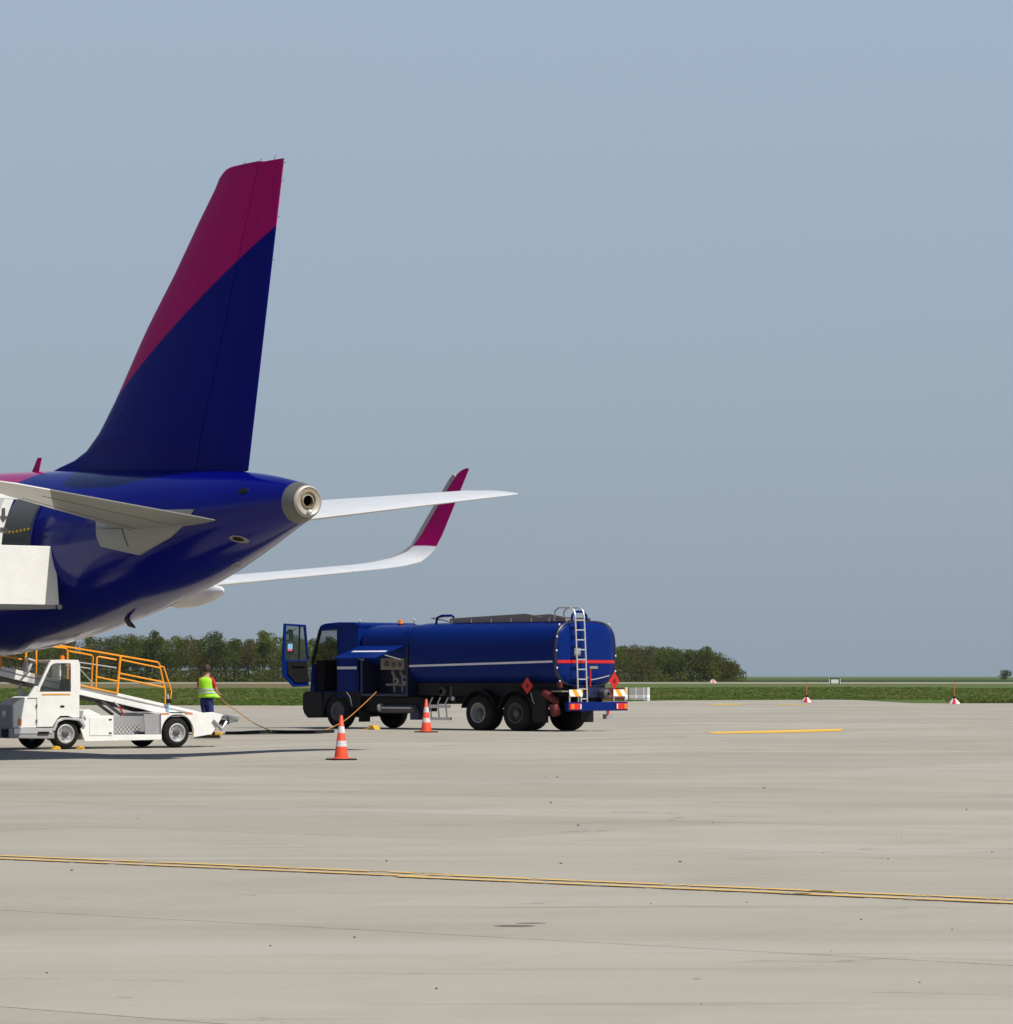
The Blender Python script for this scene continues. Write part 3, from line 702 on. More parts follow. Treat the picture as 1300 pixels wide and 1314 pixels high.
# ------------------------------------------------------------------ tanker truck
def truck():
    root = empty('fuel_truck', (.295, 100.65, 0), math.atan2(.676, -.737)); fl = -1
    tag(root, 'dark blue fuel tanker truck with open cab door and ladder on its rear', 'truck')
    W = 2.62; B = lambda: MB(fl)
    # chassis
    mb = B()
    for v in (.85, 1.65): mb.box(-1.85, 8.5, v-.04, v+.04, .78, 1.06)
    for u in (-1.7, .7, 3.0, 5.0, 6.4): mb.box(u-.06, u+.06, .89, 1.61, .82, 1.02)
    mb.build('chassis', 'black', root)
    for u in (7.42, 1.55, .06): B().tube([(u, .3, .53), (u, W-.3, .53)], .11, 10).build('axle', 'black', root)
    for u, w in ((7.42, .32), (1.55, .58), (.06, .58)):
        wheel('wheel', root, u, w/2+.01, .53, w, .285, -1, 'grey' if u == 1.55 else 'dkgrey', dish=.14 if u != 7.42 else -.03)
        wheel('wheel', root, u, W-w/2-.01, .53, w, .285, 1, 'dkgrey', dish=.14 if u != 7.42 else -.03)
    # cab: built as real panels round an open space
    cab = B()
    cab.prism([(8.62, .95), (8.66, 1.2), (8.60, 1.98), (8.47, 1.98), (8.47, .95)], .04, W-.04)       # nose below the windscreen
    cab.box(6.56, 8.47, .04, W-.04, .95, 1.16)                                                    # floor
    cab.box(6.54, 6.62, .02, W-.02, .95, 3.14)                                                    # rear wall
    cab.prism([(7.42, .96), (7.42, 3.12), (6.62, 3.12), (6.62, .96)], .0, .05)                       # near rear quarter
    cab.prism([(7.42, .96), (7.42, 3.12), (6.62, 3.12), (6.62, .96)], W-.05, W)                      # far rear quarter
    cab.build('cab', 'truck_blue', root, .02)
    c2 = B()
    c2.prism([(8.24, 3.06), (8.18, 3.16), (8.0, 3.22), (7.4, 3.26), (6.7, 3.25), (6.52, 3.20), (6.52, 3.09), (8.2, 3.0)], .0, W); c2.build('cab_roof', 'truck_blue', root, .04, 3)
    for v in (.0, W-.07):
        c = B(); c.prism([(8.60, 1.98), (8.50, 1.98), (8.14, 3.05), (8.24, 3.05)], v, v+.07); c.build('windscreen_pillar', 'black', root, .01)
    B().box(7.38, 7.50, .06, .10, 1.1, 3.08).build('door_jamb', 'black', root)
    B().quadslab([(8.56, .08, 2.0), (8.56, W-.08, 2.0), (8.21, W-.08, 3.04), (8.21, .08, 3.04)], .008).build('windscreen', 'glass', root)
    fd = B(); fd.box(7.5, 8.46, W-.05, W, 1.1, 2.12); fd.box(7.44, 7.5, W-.05, W, 1.1, 3.05); fd.build('door', 'truck_blue', root, .01)
    B().prism([(7.5, 2.12), (8.44, 2.12), (8.16, 3.02), (7.5, 3.02)], W-.03, W-.022).build('window', 'glass', fd and root)
    inn = B(); inn.box(8.1, 8.46, .1, W-.1, 1.16, 2.10); inn.build('dashboard', 'seat', root, .03)
    for v in (.35, 1.6):
        s = B(); s.box(6.75, 7.35, v, v+.62, 1.2, 1.75); s.prism([(6.72, 1.7), (6.92, 1.7), (6.82, 2.30), (6.68, 2.30)], v+.04, v+.58); s.build('seat', 'seat', root, .05)
    mb = B()
    ring = [Vector((7.92+.09*math.cos(a)*-1, .68+.25*math.sin(a), 2.14+.17*math.cos(a))) for a in [2*math.pi*i/20 for i in range(21)]]
    mb.tube(ring, .022, 6); mb.tube([(7.92, .68, 2.14), (8.15, .68, 2.0)], .03, 6); mb.tube([(7.92, .44, 2.14), (7.92, .92, 2.14)], .018, 6); mb.build('steering_wheel', 'black', root)
    B().box(6.60, 7.42, -.012, .0, 1.82, 1.90).build('cab_stripe', 'stripe', root)
    # sun visor and wind deflector
    # front bumper, step, wing
    bp = B(); bp.prism([(8.85, .45), (8.92, .6), (8.92, 1.05), (8.80, 1.14), (8.10, 1.14), (8.02, .92), (8.02, .36), (8.70, .32)], -.03, W+.03); bp.build('front_bumper', 'black', root, .03)
    mb = B(); mb.prism([(8.02, .50), (8.02, 1.14), (6.62, 1.14), (6.62, .62), (6.84, .62), (6.96, .86), (7.20, 1.03), (7.42, 1.08), (7.66, 1.02), (7.86, .86), (7.98, .6)], -.01, .42); mb.build('wheel_arch', 'black', root, .02)
    mb = B(); mb.prism([(8.02, .50), (8.02, 1.14), (6.62, 1.14), (6.62, .62), (6.84, .62), (6.96, .86), (7.20, 1.03), (7.42, 1.08), (7.66, 1.02), (7.86, .86), (7.98, .6)], W-.42, W+.01); mb.build('wheel_arch', 'black', root, .02)
    B().box(6.42, 6.50, .0, .42, .22, .62).build('mudflap', 'black', root)
    B().box(6.42, 6.62, .0, .5, .60, 1.14).build('step_box', 'black', root, .01)
    B().tube([(7.0, -.015, 1.12), (6.85, -.02, .98), (6.76, -.02, .7)], .014, 6).build('arch_trim', 'alu', root)
    # opened near door, swung out square to the cab side
    d = B()
    # outline in (v, z): hinge at v=-.02, outward to v=-1.06
    def dp(pts, u0, u1, mat, name, par, bev=0):
        m_ = MB(fl); n = len(pts); vs = [(u0, p[0], p[1]) for p in pts]+[(u1, p[0], p[1]) for p in pts]
        m_.add(vs, [tuple(range(n)), tuple(range(2*n-1, n-1, -1))]+[(i, (i+1) % n, n+(i+1) % n, n+i) for i in range(n)], False); return m_.build(name, mat, par, bev)
    door = dp([(-.03, 1.30), (-.68, 1.28), (-1.12, 1.62), (-1.14, 2.1), (-.10, 2.1)], 8.62, 8.69, 'truck_blue', 'cab_door', root, .015)
    dp([(-1.14, 2.10), (-1.07, 3.22), (-.99, 3.16), (-1.05, 2.10)], 8.62, 8.69, 'truck_blue', 'window_frame', door, .01)
    dp([(-.99, 3.16), (-1.07, 3.22), (-.16, 3.19), (-.22, 3.12)], 8.62, 8.69, 'truck_blue', 'window_frame', door, .01)
    dp([(-.22, 3.12), (-.16, 3.19), (-.03, 2.10), (-.10, 2.10)], 8.62, 8.69, 'truck_blue', 'window_frame', door, .01)
    dp([(-.46, 2.1), (-.42, 3.14), (-.39, 3.14), (-.43, 2.1)], 8.63, 8.68, 'black', 'window_bar', door)
    dp([(-1.05, 2.10), (-.99, 3.16), (-.22, 3.12), (-.10, 2.10)], 8.65, 8.655, 'glass', 'window', door)
    dp([(-.14, 1.42), (-.62, 1.40), (-.98, 1.68), (-1.0, 2.06), (-.14, 2.06)], 8.58, 8.615, 'seat', 'door_lining', door, .01)
    dp([(-.25, 1.9), (-.80, 1.9), (-.80, 1.98), (-.25, 1.98)], 8.54, 8.58, 'black', 'arm_rest', door, .01)
    mir = dp([(-.52, 2.25), (-.78, 2.25), (-.80, 2.62), (-.52, 2.62)], 8.78, 8.86, 'black', 'mirror', door, .03)
    dp([(-.55, 2.68), (-.78, 2.68), (-.80, 2.98), (-.68, 3.06), (-.55, 3.04)], 8.78, 8.86, 'black', 'mirror', door, .03)
    dp([(-.75, 2.72), (-.88, 2.72), (-.88, 2.9), (-.75, 2.9)], 8.773, 8.777, 'alu', 'mirror_glass', door)
    dp([(-.72, 2.44), (-.92, 2.44), (-.92, 2.60), (-.72, 2.60)], 8.642, 8.646, 'sticker_blue', 'sticker', door)
    dp([(-.74, 2.38), (-.92, 2.38), (-.92, 2.44), (-.74, 2.44)], 8.642, 8.646, 'sticker_pink', 'sticker', door)
    MB(fl).tube([(8.69, -.5, 2.2), (8.82, -.56, 2.3), (8.82, -.56, 3.0), (8.69, -.5, 3.08)], .014, 6).build('mirror_arm', 'black', door)
    # pump module between cab and tank
    def sect(u, w0, w1, zb, zt, n=40, e=3.2):
        cz = (zb+zt)/2; hz = (zt-zb)/2; cv = (w0+w1)/2; hv = (w1-w0)/2; o = []
        for i in range(n):
            a = 2*math.pi*i/n; ca, sa = math.cos(a), math.sin(a)
            o.append((u, cv+hv*math.copysign(abs(ca)**(2/e), ca), cz+hz*math.copysign(abs(sa)**(2/e), sa)))
        return o
    mb = B(); mb.loft([sect(4.45, .05, W-.05, 1.9, 3.17), sect(6.40, .05, W-.05, 1.9, 3.17), sect(6.44, .12, W-.12, 1.95, 3.10)], True)
    mb.build('pump_hood', 'truck_blue', root)
    mb = B(); mb.box(4.45, 6.44, .75, W, 1.0, 2.48); mb.box(6.36, 6.44, .02, .75, 1.0, 2.48); mb.box(4.45, 4.53, .02, .75, 1.0, 2.48); mb.box(4.53, 6.36, .02, .75, 1.0, 1.08); mb.build('pump_cabinet', 'blue_dark', root, .008)
    pnl = B().box(4.70, 5.70, .14, .18, 1.80, 2.36).build('gauge_panel', 'walk', root, .01)
    for u, z, r in ((4.9, 1.95, .07), (5.15, 1.95, .07), (5.45, 1.98, .09)): B().lathe([(r, 0), (r, .03), (r*.8, .035), (.001, .03)], (u, .14, z), (0, -1, 0), 16).build('gauge', 'dkgrey', pnl)
    mb = B()
    for u in (4.75, 5.1, 5.45): mb.tube([(u, .5, 1.1), (u, .5, 1.6), (u-.1, .3, 1.75)], .05, 8)
    mb.lathe([(.12, 0), (.14, .05), (.14, .12), (.06, .16)], (4.85, .45, 1.5), (0, -1, 0), 14); mb.lathe([(.10, 0), (.12, .05), (.12, .10), (.05, .14)], (5.25, .45, 1.45), (0, -1, 0), 14)
    mb.tube([(4.6, .4, 1.35), (5.7, .4, 1.35)], .035, 8); mb.build('pipework', 'grey', root)
    aw = B().quadslab([(6.44, -.01, 2.50), (4.60, -.01, 2.50), (4.72, -1.12, 2.13), (6.44, -1.12, 2.13)], .03).build('cabinet_flap', 'truck_blue', root, .006)
    # stripe on the flap, seen from below the hinge: lies on its upper face
    e0 = Vector((6.2, -.42, 2.50-.42*.333+.002)); B().quadslab([(6.20, -.50, 2.372), (4.78, -.50, 2.372), (4.78, -.62, 2.332), (6.20, -.62, 2.332)], .004).build('flap_stripe', 'stripe', aw)
    for u in (6.3, 4.7): B().tube([(u, .0, 2.1), (u, -.7, 2.24)], .016, 6).build('gas_strut', 'alu', aw)
    B().box(3.9, 6.42, .15, .75, .55, .98).build('side_locker', 'black', root, .02)
    B().lathe([(.001, 0), (.11, .03), (.13, .08), (.13, 1.5), (.11, 1.55), (.001, 1.58)], (4.15, .12, .62), (1, 0, 0), 18).build('air_tank', 'dkgrey', root)
    B().tube([(4.25, -.03, .66), (5.55, -.03, .66)], .03, 8).build('guard_rail', 'alu', root)
    B().lathe([(.001, 0), (.12, .02), (.13, .05), (.12, .10), (.001, .12)], (5.5, .0, .66), (1, 0, 0), 16).build('tank_cap', 'grey', root)
    B().box(4.05, 4.4, .08, .4, .30, .62).build('mudflap', 'blue_dark', root)
    # side ladder frame
    sg = B(); sg.box(2.66, 3.52, -.03, .0, .66, .76); sg.box(2.62, 3.48, -.04, .02, .30, .39)
    for u in (2.78, 3.1, 3.42): sg.tube([(u, -.015, .34), (u+.06, -.015, .8), (u-.02, .02, .98)], .025, 6)
    sg.build('folding_step', 'alu', root)
    vb = B(); vb.lathe([(.10, 0), (.14, .04), (.14, .2), (.08, .25)], (3.2, .4, 1.15), (0, -1, 0), 12); vb.tube([(3.6, .4, 1.1), (2.5, .4, 1.1)], .05, 8); vb.tube([(2.9, .3, 1.3), (2.9, .3, .9), (2.7, .25, .85)], .045, 8); vb.build('valve_block', 'dkgrey', root)
    B().lathe([(.001, 0), (.05, .0), (.06, .06), (.001, .08)], (2.6, .1, .95), (0, -1, 0), 10).build('valve_cap', 'alu', root)
    # tank
    T = lambda u, k=1.0, dz=0: sect(u, W/2-W/2*k, W/2+W/2*k, 2.26-.95*k+dz, 2.26+.95*k+dz, 48, 3.4)
    mb = B(); mb.loft([T(4.46, .90), T(4.40, .975), T(4.28, 1.0)] + [T(4.28-5.74*i/10) for i in range(1, 11)], True); tk = mb.build('tank', 'truck_blue', root)
    mb = B(); mb.loft([T(-1.46, 1.018), T(-1.46, 1.018), T(-1.53, 1.02), T(-1.55, 1.0), T(-1.54, .97)], False); mb.build('rear_flange', 'blue_dark', root)
    mb = B(); mb.loft([T(-1.52, .975), T(-1.55, .95), T(-1.60, .86), T(-1.63, .7), T(-1.65, .45), T(-1.655, .03)], True); mb.build('rear_dish', 'truck_blue', root)
    # inset on the rear left of the dish
    for u0, u1, name in ((4.36, -1.40, 'tank_stripe'),):
        q = [(u0, -.006, 1.88), (u1, -.006, 2.0), (u1, -.006, 2.06), (u0, -.006, 1.94)]
        B().quadslab(q, .004).build(name, 'stripe', root)
    # red stripe across the rear, following the dish
    def dish_u(v, z):
        k = max(abs((v-W/2)/(W/2)), abs((z-2.26)/.95)); tab = [(.03, -1.655), (.45, -1.65), (.7, -1.63), (.86, -1.60), (.95, -1.55), (.975, -1.52)]
        for (a, b), (c, d) in zip(tab, tab[1:]):
            if k <= c: return b+(d-b)*max(0, (k-a))/(c-a)
        return -1.52
    vs = []; fs = []; nn = 24
    for i in range(nn+1):
        v = .05+(W-.1)*i/nn; vs += [(dish_u(v, 2.05)-.012, v, 1.985), (dish_u(v, 2.05)-.012, v, 2.075)]
    fs = [(2*i, 2*i+1, 2*i+3, 2*i+2) for i in range(nn)]
    mb = B(); mb.add(vs, fs, False); mb.build('rear_stripe', 'red', root)
    B().box(-1.672, -1.66, 1.32, 1.68, 1.82, 1.90).build('rear_plate', 'walk', root)
    B().box(-1.69, -1.66, .64, .90, 2.18, 2.42).build('rear_hatch', 'grey', root)
    for v, z in ((.12, 3.10), (.02, 2.75), (.0, 2.35), (.02, 1.85), (.14, 1.46), (W-.30, 3.13), (W-.02, 2.2), (W-.03, 1.75), (W-.16, 1.45)):
        B().lathe([(.03, 0), (.03, .02), (.001, .035)], (-1.55, v, z), (-1, 0, 0), 10).build('marker_lamp', 'lens_clear', root)
    B().box(-1.4, 4.3, .30, W-.30, 1.02, 1.42).build('tank_cradle', 'black', root, .02)
    # top walkway and guard
    mb = B()
    for v in (.62, 1.7): mb.prism([(3.25, 3.20), (3.25, 3.33), (2.2, 3.37), (.2, 3.44), (-.4, 3.34), (-1.35, 3.30), (-1.35, 3.20)], v, v+.05)
    for u in (3.2, 2.4, 1.6, .8, 0, -.7): mb.box(u-.04, u+.04, .58, 1.8, 3.2, 3.30)
    mb.build('walkway_guard', 'walk', root)
    mb = B(); mb.box(-1.3, 3.2, .7, 1.68, 3.19, 3.235); mb.build('walkway', 'walk', root)
    for u in (2.6, 1.2, -.2): B().lathe([(.26, 0), (.26, .08), (.22, .10), (.001, .10)], (u, 1.2, 3.22), (0, 0, 1), 20).build('manhole', 'alu', root)
    B().tube([(4.1, .7, 3.34), (3.7, .7, 3.30), (3.3, .7, 3.22)], .02, 6).build('guard_stay', 'alu', root)
    B().tube([(4.1, .7, 3.36), (3.3, .7, 3.40)], .02, 6).build('guard_stay', 'alu', root)
    B().tube([(3.85, .62, 3.15), (3.78, .62, 3.36), (3.6, .62, 3.42), (3.2, .62, 3.42), (3.1, .62, 3.36)], .035, 8).build('hand_hoop', 'truck_blue', root)
    B().tube([(-1.50, .72, 3.14), (-1.52, .72, 3.36), (-1.52, .84, 3.48), (-1.52, 1.22, 3.48), (-1.52, 1.35, 3.36), (-1.50, 1.37, 3.14)], .035, 8).build('hand_hoop', 'truck_blue', root)
    # ladder
    ld = B()
    for v in (.56, .95):
        ld.tube([(-1.90, v, .86), (-1.84, v, 2.2), (-1.78, v, 3.30), (-1.74, v, 3.50), (-1.60, v, 3.60), (-1.15, v, 3.60), (-1.0, v, 3.5), (-.98, v, 3.22)], .025, 8)
    for k in range(9):
        z = .95+k*.285; u = -1.90+.12*(z-.86)/2.44
        ld.box(u-.025, u+.025, .56, .95, z-.018, z+.018)
    ld.build('ladder', 'alu', root)
    # rear bumper, lamps, plates
    B().box(-2.02, -1.90, -.02, W+.0, .60, .86).build('rear_bumper', 'truck_blue', root, .015)
    for v0, v1, a, b in ((.02, .52, 0, 1), (W-.54, W-.04, 1, 0)):
        h = B(); h.box(-2.05, -2.022, v0, v1, .64, .82); h = h.build('tail_light', 'lens_red', root, .01)
        va = v0+.06 if a == 0 else v1-.16
        B().box(-2.06, -2.05, va, va+.12, .66, .80).build('indicator', 'lens_orange', h)
        vb_ = v1-.05 if a == 0 else v0+.0
        B().box(-2.06, -2.05, vb_, vb_+.05, .66, .80).build('reversing_lamp', 'lens_clear', h)
    for v0 in (.06, W-.62):
        c = B().box(-2.0, -1.985, v0, v0+.58, 1.02, 1.22).build('chevron_board', 'chevron', root)
        for v in (v0+.04, v0+.54): B().box(-1.984, -1.96, v-.02, v+.02, .86, 1.03).build('bracket', 'alu', c)
    def diamond(u, v, z, s, name='hazard_diamond', faceu=True):
        m_ = MB(fl)
        if faceu: pts = [(u, v, z-s), (u, v+s*.9, z), (u, v, z+s), (u, v-s*.9, z)]; m_.quadslab(pts, .008)
        else: pts = [(u-s*.9, v, z), (u, v, z-s), (u+s*.9, v, z), (u, v, z+s)]; m_.quadslab(pts, .008)
        o = m_.build(name, 'red', root)
        m_ = MB(fl)
        if faceu:
            du = -.011; m_.add([(u+du, v+a, z+b) for a, b in [(-.06, -.02), (-.045, .05), (-.02, .02), (0, .10), (.025, .03), (.045, .06), (.06, -.02), (.03, -.06), (-.03, -.06)]], [tuple(range(9))], False)
        else:
            m_.add([(u+a, v-.011, z+b) for a, b in [(-.06, -.02), (-.045, .05), (-.02, .02), (0, .10), (.025, .03), (.045, .06), (.06, -.02), (.03, -.06), (-.03, -.06)]], [tuple(range(9))], False)
        m_.build('flame_symbol', 'dkred', o)
    diamond(-1.98, 2.06, 1.47, .26); diamond(-.45, -.03, 1.33, .25, faceu=False)
    # mudguards over the rear wheels, flaps
    def guard(u, w):
        rings = []
        for i in range(13):
            a = R(12)+R(156)*i/12; r = .66
            rings.append([(u+r*math.cos(a), 0, .53+r*math.sin(a)), (u+r*math.cos(a), w, .53+r*math.sin(a)), (u+(r+.03)*math.cos(a), w, .53+(r+.03)*math.sin(a)), (u+(r+.03)*math.cos(a), 0, .53+(r+.03)*math.sin(a))])
        return rings
    for v0 in (0, W-.62):
        for u in (1.55, .06):
            r_ = [[(p[0], p[1]+v0, p[2]) for p in q] for q in guard(u, .62)]
            B().loft(r_, True, False).build('mudguard', 'black', root)
    B().prism([(-.62, 1.2), (-.52, 1.2), (-.62, .95), (-.62, .30), (-1.12, .30), (-1.14, 1.0), (-.9, 1.2)], .0, .04).build('side_panel', 'black', root)
    B().tube([(-.58, -.03, 1.12), (-.66, -.03, .9), (-.72, -.03, .82)], .02, 6).build('panel_strut', 'grey', root)
    B().box(-.72, -.69, .02, .58, .25, .9).build('mudflap', 'black', root); B().box(-.72, -.69, W-.6, W-.04, .25, .9).build('mudflap', 'black', root)
    B().lathe([(.001, 0), (.10, .01), (.115, .05), (.115, .5), (.09, .55), (.04, .6), (.001, .62)], (-1.0, .05, 1.16), (-.85, .15, -.55), 18).build('fire_extinguisher', 'extred', root)
    B().lathe([(.001, 0), (.13, .01), (.14, .05), (.14, .3), (.10, .35), (.001, .36)], (-1.35, .1, .80), (-.3, .0, -1), 14).build('extinguisher_box', 'extred', root)
    B().box(-1.75, -1.35, .0, .7, 1.15, 1.19).build('rear_tray', 'walk', root)
    B().box(-1.62, -1.5, .08, .2, 1.28, 1.44).build('valve_tag', 'dkred', root)
    B().box(-1.85, -1.25, .75, 1.85, .98, 1.28).build('rear_frame', 'blue_dark', root, .02)
    B().lathe([(.12, 0), (.14, .03), (.14, .25), (.05, .3)], (-1.85, 1.6, 1.1), (-1, 0, 0), 14).build('rear_valve', 'dkgrey', root)
    B().tube([(-1.70, 1.1, 1.62), (-1.72, 1.35, 1.50), (-1.75, 1.7, 1.55), (-1.75, 2.1, 1.62)], .015, 6).build('air_line', 'alu', root)
    B().tube([(-1.76, 1.25, 1.80), (-1.78, 1.22, 1.3)], .025, 6).build('red_pipe', 'red', root)
    mb = B(); mb.box(-1.95, -1.80, 1.75, 2.05, .36, .5); mb.tube([(-1.85, 1.9, .5), (-1.85, 1.9, .62)], .03, 6); mb.build('tow_bracket', 'grey', root)
    B().lathe([(.06, 0), (.06, .03), (.001, .04)], (-1.96, 1.78, .56), (-1, 0, 0), 12).build('rear_reflector', 'lens_red', root)
    # beacon and top lamps
    bc = B().lathe([(.08, 0), (.08, .04), (.001, .04)], (5.7, 1.0, 3.16), (0, 0, 1), 16).build('beacon_base', 'black', root)
    B().lathe([(.075, .04), (.075, .13), (.06, .16), (.001, .17)], (5.7, 1.0, 3.16), (0, 0, 1), 16).build('beacon', 'lens_orange', bc)
    for u, v in ((6.5, .05), (4.3, .15)):
        mb = B(); mb.tube([(u, v, 3.1), (u, v, 3.28)], .012, 6); st_ = mb.build('lamp_stalk', 'black', root); B().lathe([(.03, 0), (.035, .04), (.001, .06)], (u, v, 3.28), (0, 0, 1), 10).build('marker_lamp', 'lens_clear', st_)
truck()

# ------------------------------------------------------------------ belt loader
def loader():
    root = empty('belt_loader', (-10.217, 80.2, -.096), math.atan2(-.587, -.81)); fl = -1; B = lambda: MB(fl)
    tag(root, 'white baggage belt loader with orange handrails parked under the airliner tail', 'belt loader'); root.scale = (1.055, 1.055, 1.055)
    W = 1.72
    for v, out in ((.13, -1), (W-.13, 1)):
        for u in (0, -2.83): wheel('wheel', root, u, v, .345, .22, .2, out, 'alu', dish=.07)
    for u in (0, -2.83): B().tube([(u, .2, .345), (u, W-.2, .345)], .06, 8).build('axle', 'black', root)
    def arch(u0, u1, zt, uc, r=.44, zb=.20):
        """side plate outline between u0>u1 with a round wheel cut-out at uc"""
        pts = [(u0, zb), (u0, zt), (u1, zt), (u1, zb)]
        a0 = math.asin((zb-.345)/r)
        arc = [(uc - r*math.cos(a), .345+r*math.sin(a)) for a in [a0+(math.pi-2*a0)*i/16 for i in range(17)]]
        return pts+arc
    # side sills
    for v0, v1 in ((.0, .04), (W-.04, W)):
        B().prism([(-.46, .17), (-.36, .45), (-.50, .66), (-.45, .74), (-1.19, .74), (-1.19, .31), (-2.42, .31), (-2.42, .19)], v0, v1).build('side_sill', 'white', root, .008)
        B().prism(arch(-2.40, -3.30, .78, -2.83, .42, .24), v0-.003, v1-.003 if v0 == 0 else v1+.003).build('rear_wing', 'white', root, .008)
    # well with tread plate and bulkheads
    B().box(-2.42, -1.19, .35, .38, .32, .72).build('well_panel', 'grey', root)
    B().box(-2.42, -1.19, .05, .35, .28, .31).build('well_floor', 'tread', root)
    B().box(-2.05, -1.21, .335, .349, .32, .52).build('tread_panel', 'tread', root)
    B().prism([(-2.42, .32), (-2.02, .32), (-1.98, .77), (-2.42, .77)], .042, .06).build('well_panel', 'grey', root)
    lk = B().box(-1.15, -.58, -.012, .0, .30, .70).build('locker_door', 'white', root, .004)
    for z in (.34, .64): B().box(-1.13, -1.06, -.025, -.013, z, z+.025).build('latch', 'black', lk)
    B().box(-1.19, -.42, .045, W-.045, .22, .73).build('battery_box', 'white', root, .01)
    B().box(-2.4, -1.2, .9, W-.1, .25, .60).build('chassis', 'dkgrey', root)
    B().prism([(-.45, .74), (-.48, .86), (-.62, .88), (-.95, .74)], .08, .5).build('filler_box', 'white', root, .02)
    B().box(-3.3, -2.4, .05, W-.05, .70, .755).build('rear_deck', 'white', root, .01)
    for u in (-2.50, -3.12): B().box(u-.1, u+.1, -.010, .0, .755, .785).build('side_marker', 'lens_orange', root)
    # tapering tail with coupler
    B().prism([(-3.30, .24), (-3.30, .775), (-3.75, .80), (-4.02, .74), (-3.85, .45), (-3.72, .30)], .0, .04).build('tail_plate', 'white', root, .01)
    B().prism([(-3.30, .24), (-3.30, .775), (-3.75, .80), (-4.02, .74), (-3.85, .45), (-3.72, .30)], W-.04, W).build('tail_plate', 'white', root, .01)
    B().box(-3.85, -3.3, .05, W-.05, .60, .72).build('tail_deck', 'white', root, .01)
    mb = B()
    mb.prism([(-3.8, .62), (-4.45, .68), (-4.62, .58), (-4.3, .52), (-3.8, .42)], .30, .36); mb.prism([(-3.8, .62), (-4.45, .68), (-4.62, .58), (-4.3, .52), (-3.8, .42)], 1.2, 1.26)
    mb.tube([(-4.35, .2, .66), (-4.35, 1.4, .66)], .05, 10); mb.tube([(-4.1, .1, .5), (-4.6, .9, .52)], .03, 8)
    mb.tube([(-3.75, -.02, .62), (-3.95, -.04, .42), (-4.1, -.02, .58)], .035, 8)
    for k in range(5): mb.tube([(-4.0-.13*k, .05+.1*k, .46+.03*k), (-4.15-.1*k, .35+.18*k, .70-.02*k)], .014, 6)
    mb.tube([(-4.2, .0, .70), (-4.5, .12, .62), (-4.66, .5, .56)], .018, 6); mb.tube([(-4.05, -.02, .74), (-4.62, .3, .66)], .012, 6)
    mb.build('belt_roller_frame', 'steel', root)
    B().box(-4.25, -3.85, .1, .9, .52, .62).build('belt_drive', 'black', root, .02)
    # ramp with belt
    zt = lambda u: 1.43-.205*(u+.70)*-1 if False else 1.43+.205*(u+.70)
    r0, r1 = -3.95, 3.9
    for v0 in (.62, 1.50):
        B().prism([(r0, zt(r0)-.02), (r0, zt(r0)), (r1, zt(r1)), (r1, zt(r1)-.21), (-2.6, zt(-2.6)-.24), (-3.3, zt(-3.3)-.10)], v0, v0+.07).build('conveyor_side', 'white', root, .01)
        B().prism([(-3.6, zt(-3.6)-.06), (r1, zt(r1)-.09), (r1, zt(r1)-.115), (-3.6, zt(-3.6)-.085)], v0-.012, v0-.001).build('conveyor_rail', 'grey', root)
    B().prism([(r0, zt(r0)-.07), (r0, zt(r0)-.045), (r1, zt(r1)-.045), (r1, zt(r1)-.07)], .69, 1.50).build('conveyor_belt', 'black', root)
    B().prism([(-2.5, zt(-2.5)-.24), (r1, zt(r1)-.24), (r1, zt(r1)-.20), (-2.5, zt(-2.5)-.20)], .69, 1.50).build('conveyor_underside', 'black', root)
    for v in (.9, 1.3): B().tube([(-1.9, v, .74), (-1.35, v, zt(-1.35)-.2)], .035, 8).build('lift_ram', 'alu', root)
    B().tube([(-1.72, .5, .75), (-1.62, .52, .95)], .02, 6).build('lever', 'red', root)
    B().tube([(-1.62, .52, .93), (-1.5, .55, 1.05)], .018, 6).build('lever', 'alu', root)
    # orange rails: three bays, near and far
    def bay(u0, u1, v, zt0, zt1, name='guard_rail', mids=True, base0=None, base1=None, splay=.0):
        a0 = base0 if base0 is not None else zt(u0)-.03; a1 = base1 if base1 is not None else zt(u1)-.03
        mb = B(); r = .024
        mb.tube([(u0, v, a0), (u0+splay, v, zt0-.03), (u0+splay+(.03 if u1 > u0 else -.03), v, zt0), (u1-(.03 if u1 > u0 else -.03), v, zt1), (u1, v, zt1-.03), (u1, v, a1)], r, 8)
        for f in (.12, .55, .68) if mids else (.5,):
            za = zt0+(a0-zt0)*f; zb = zt1+(a1-zt1)*f; mb.tube([(u0+splay*(1-f), v, za), (u1, v, zb)], r*.85, 8)
        return mb.build(name, 'orange', root)
    for v in (.60,):
        # rear bay (right in the picture), middle bays, upper bays
        mb = B(); r = .021
        mb.tube([(-2.86, v, zt(-2.86)-.02), (-2.86, v, zt(-2.86)+.30), (-2.70, v, 1.90), (-2.66, v, 1.93), (-.10, v, 2.30), (.45, v, 2.38)], r, 8)
        mb.tube([(-2.96, v, zt(-2.96)-.02), (-3.02, v, zt(-2.96)+.30), (-2.82, v, 1.82), (-2.74, v, 1.84)], r*.9, 8)
        mb.tube([(-2.72, v, 1.80), (-1.72, v, 1.98)], r*.9, 8)
        mb.tube([(-2.80, v, 1.48), (-1.66, v, 1.68)], r*.9, 8); mb.tube([(-2.83, v, 1.36), (-1.62, v, 1.58)], r*.9, 8)
        mb.tube([(-1.70, v, 2.06), (-1.62, v, zt(-1.62)-.0)], r*1.35, 8)
        mb.tube([(-1.62, v, 1.23), (-.4, v, 1.46)], r*.9, 8)
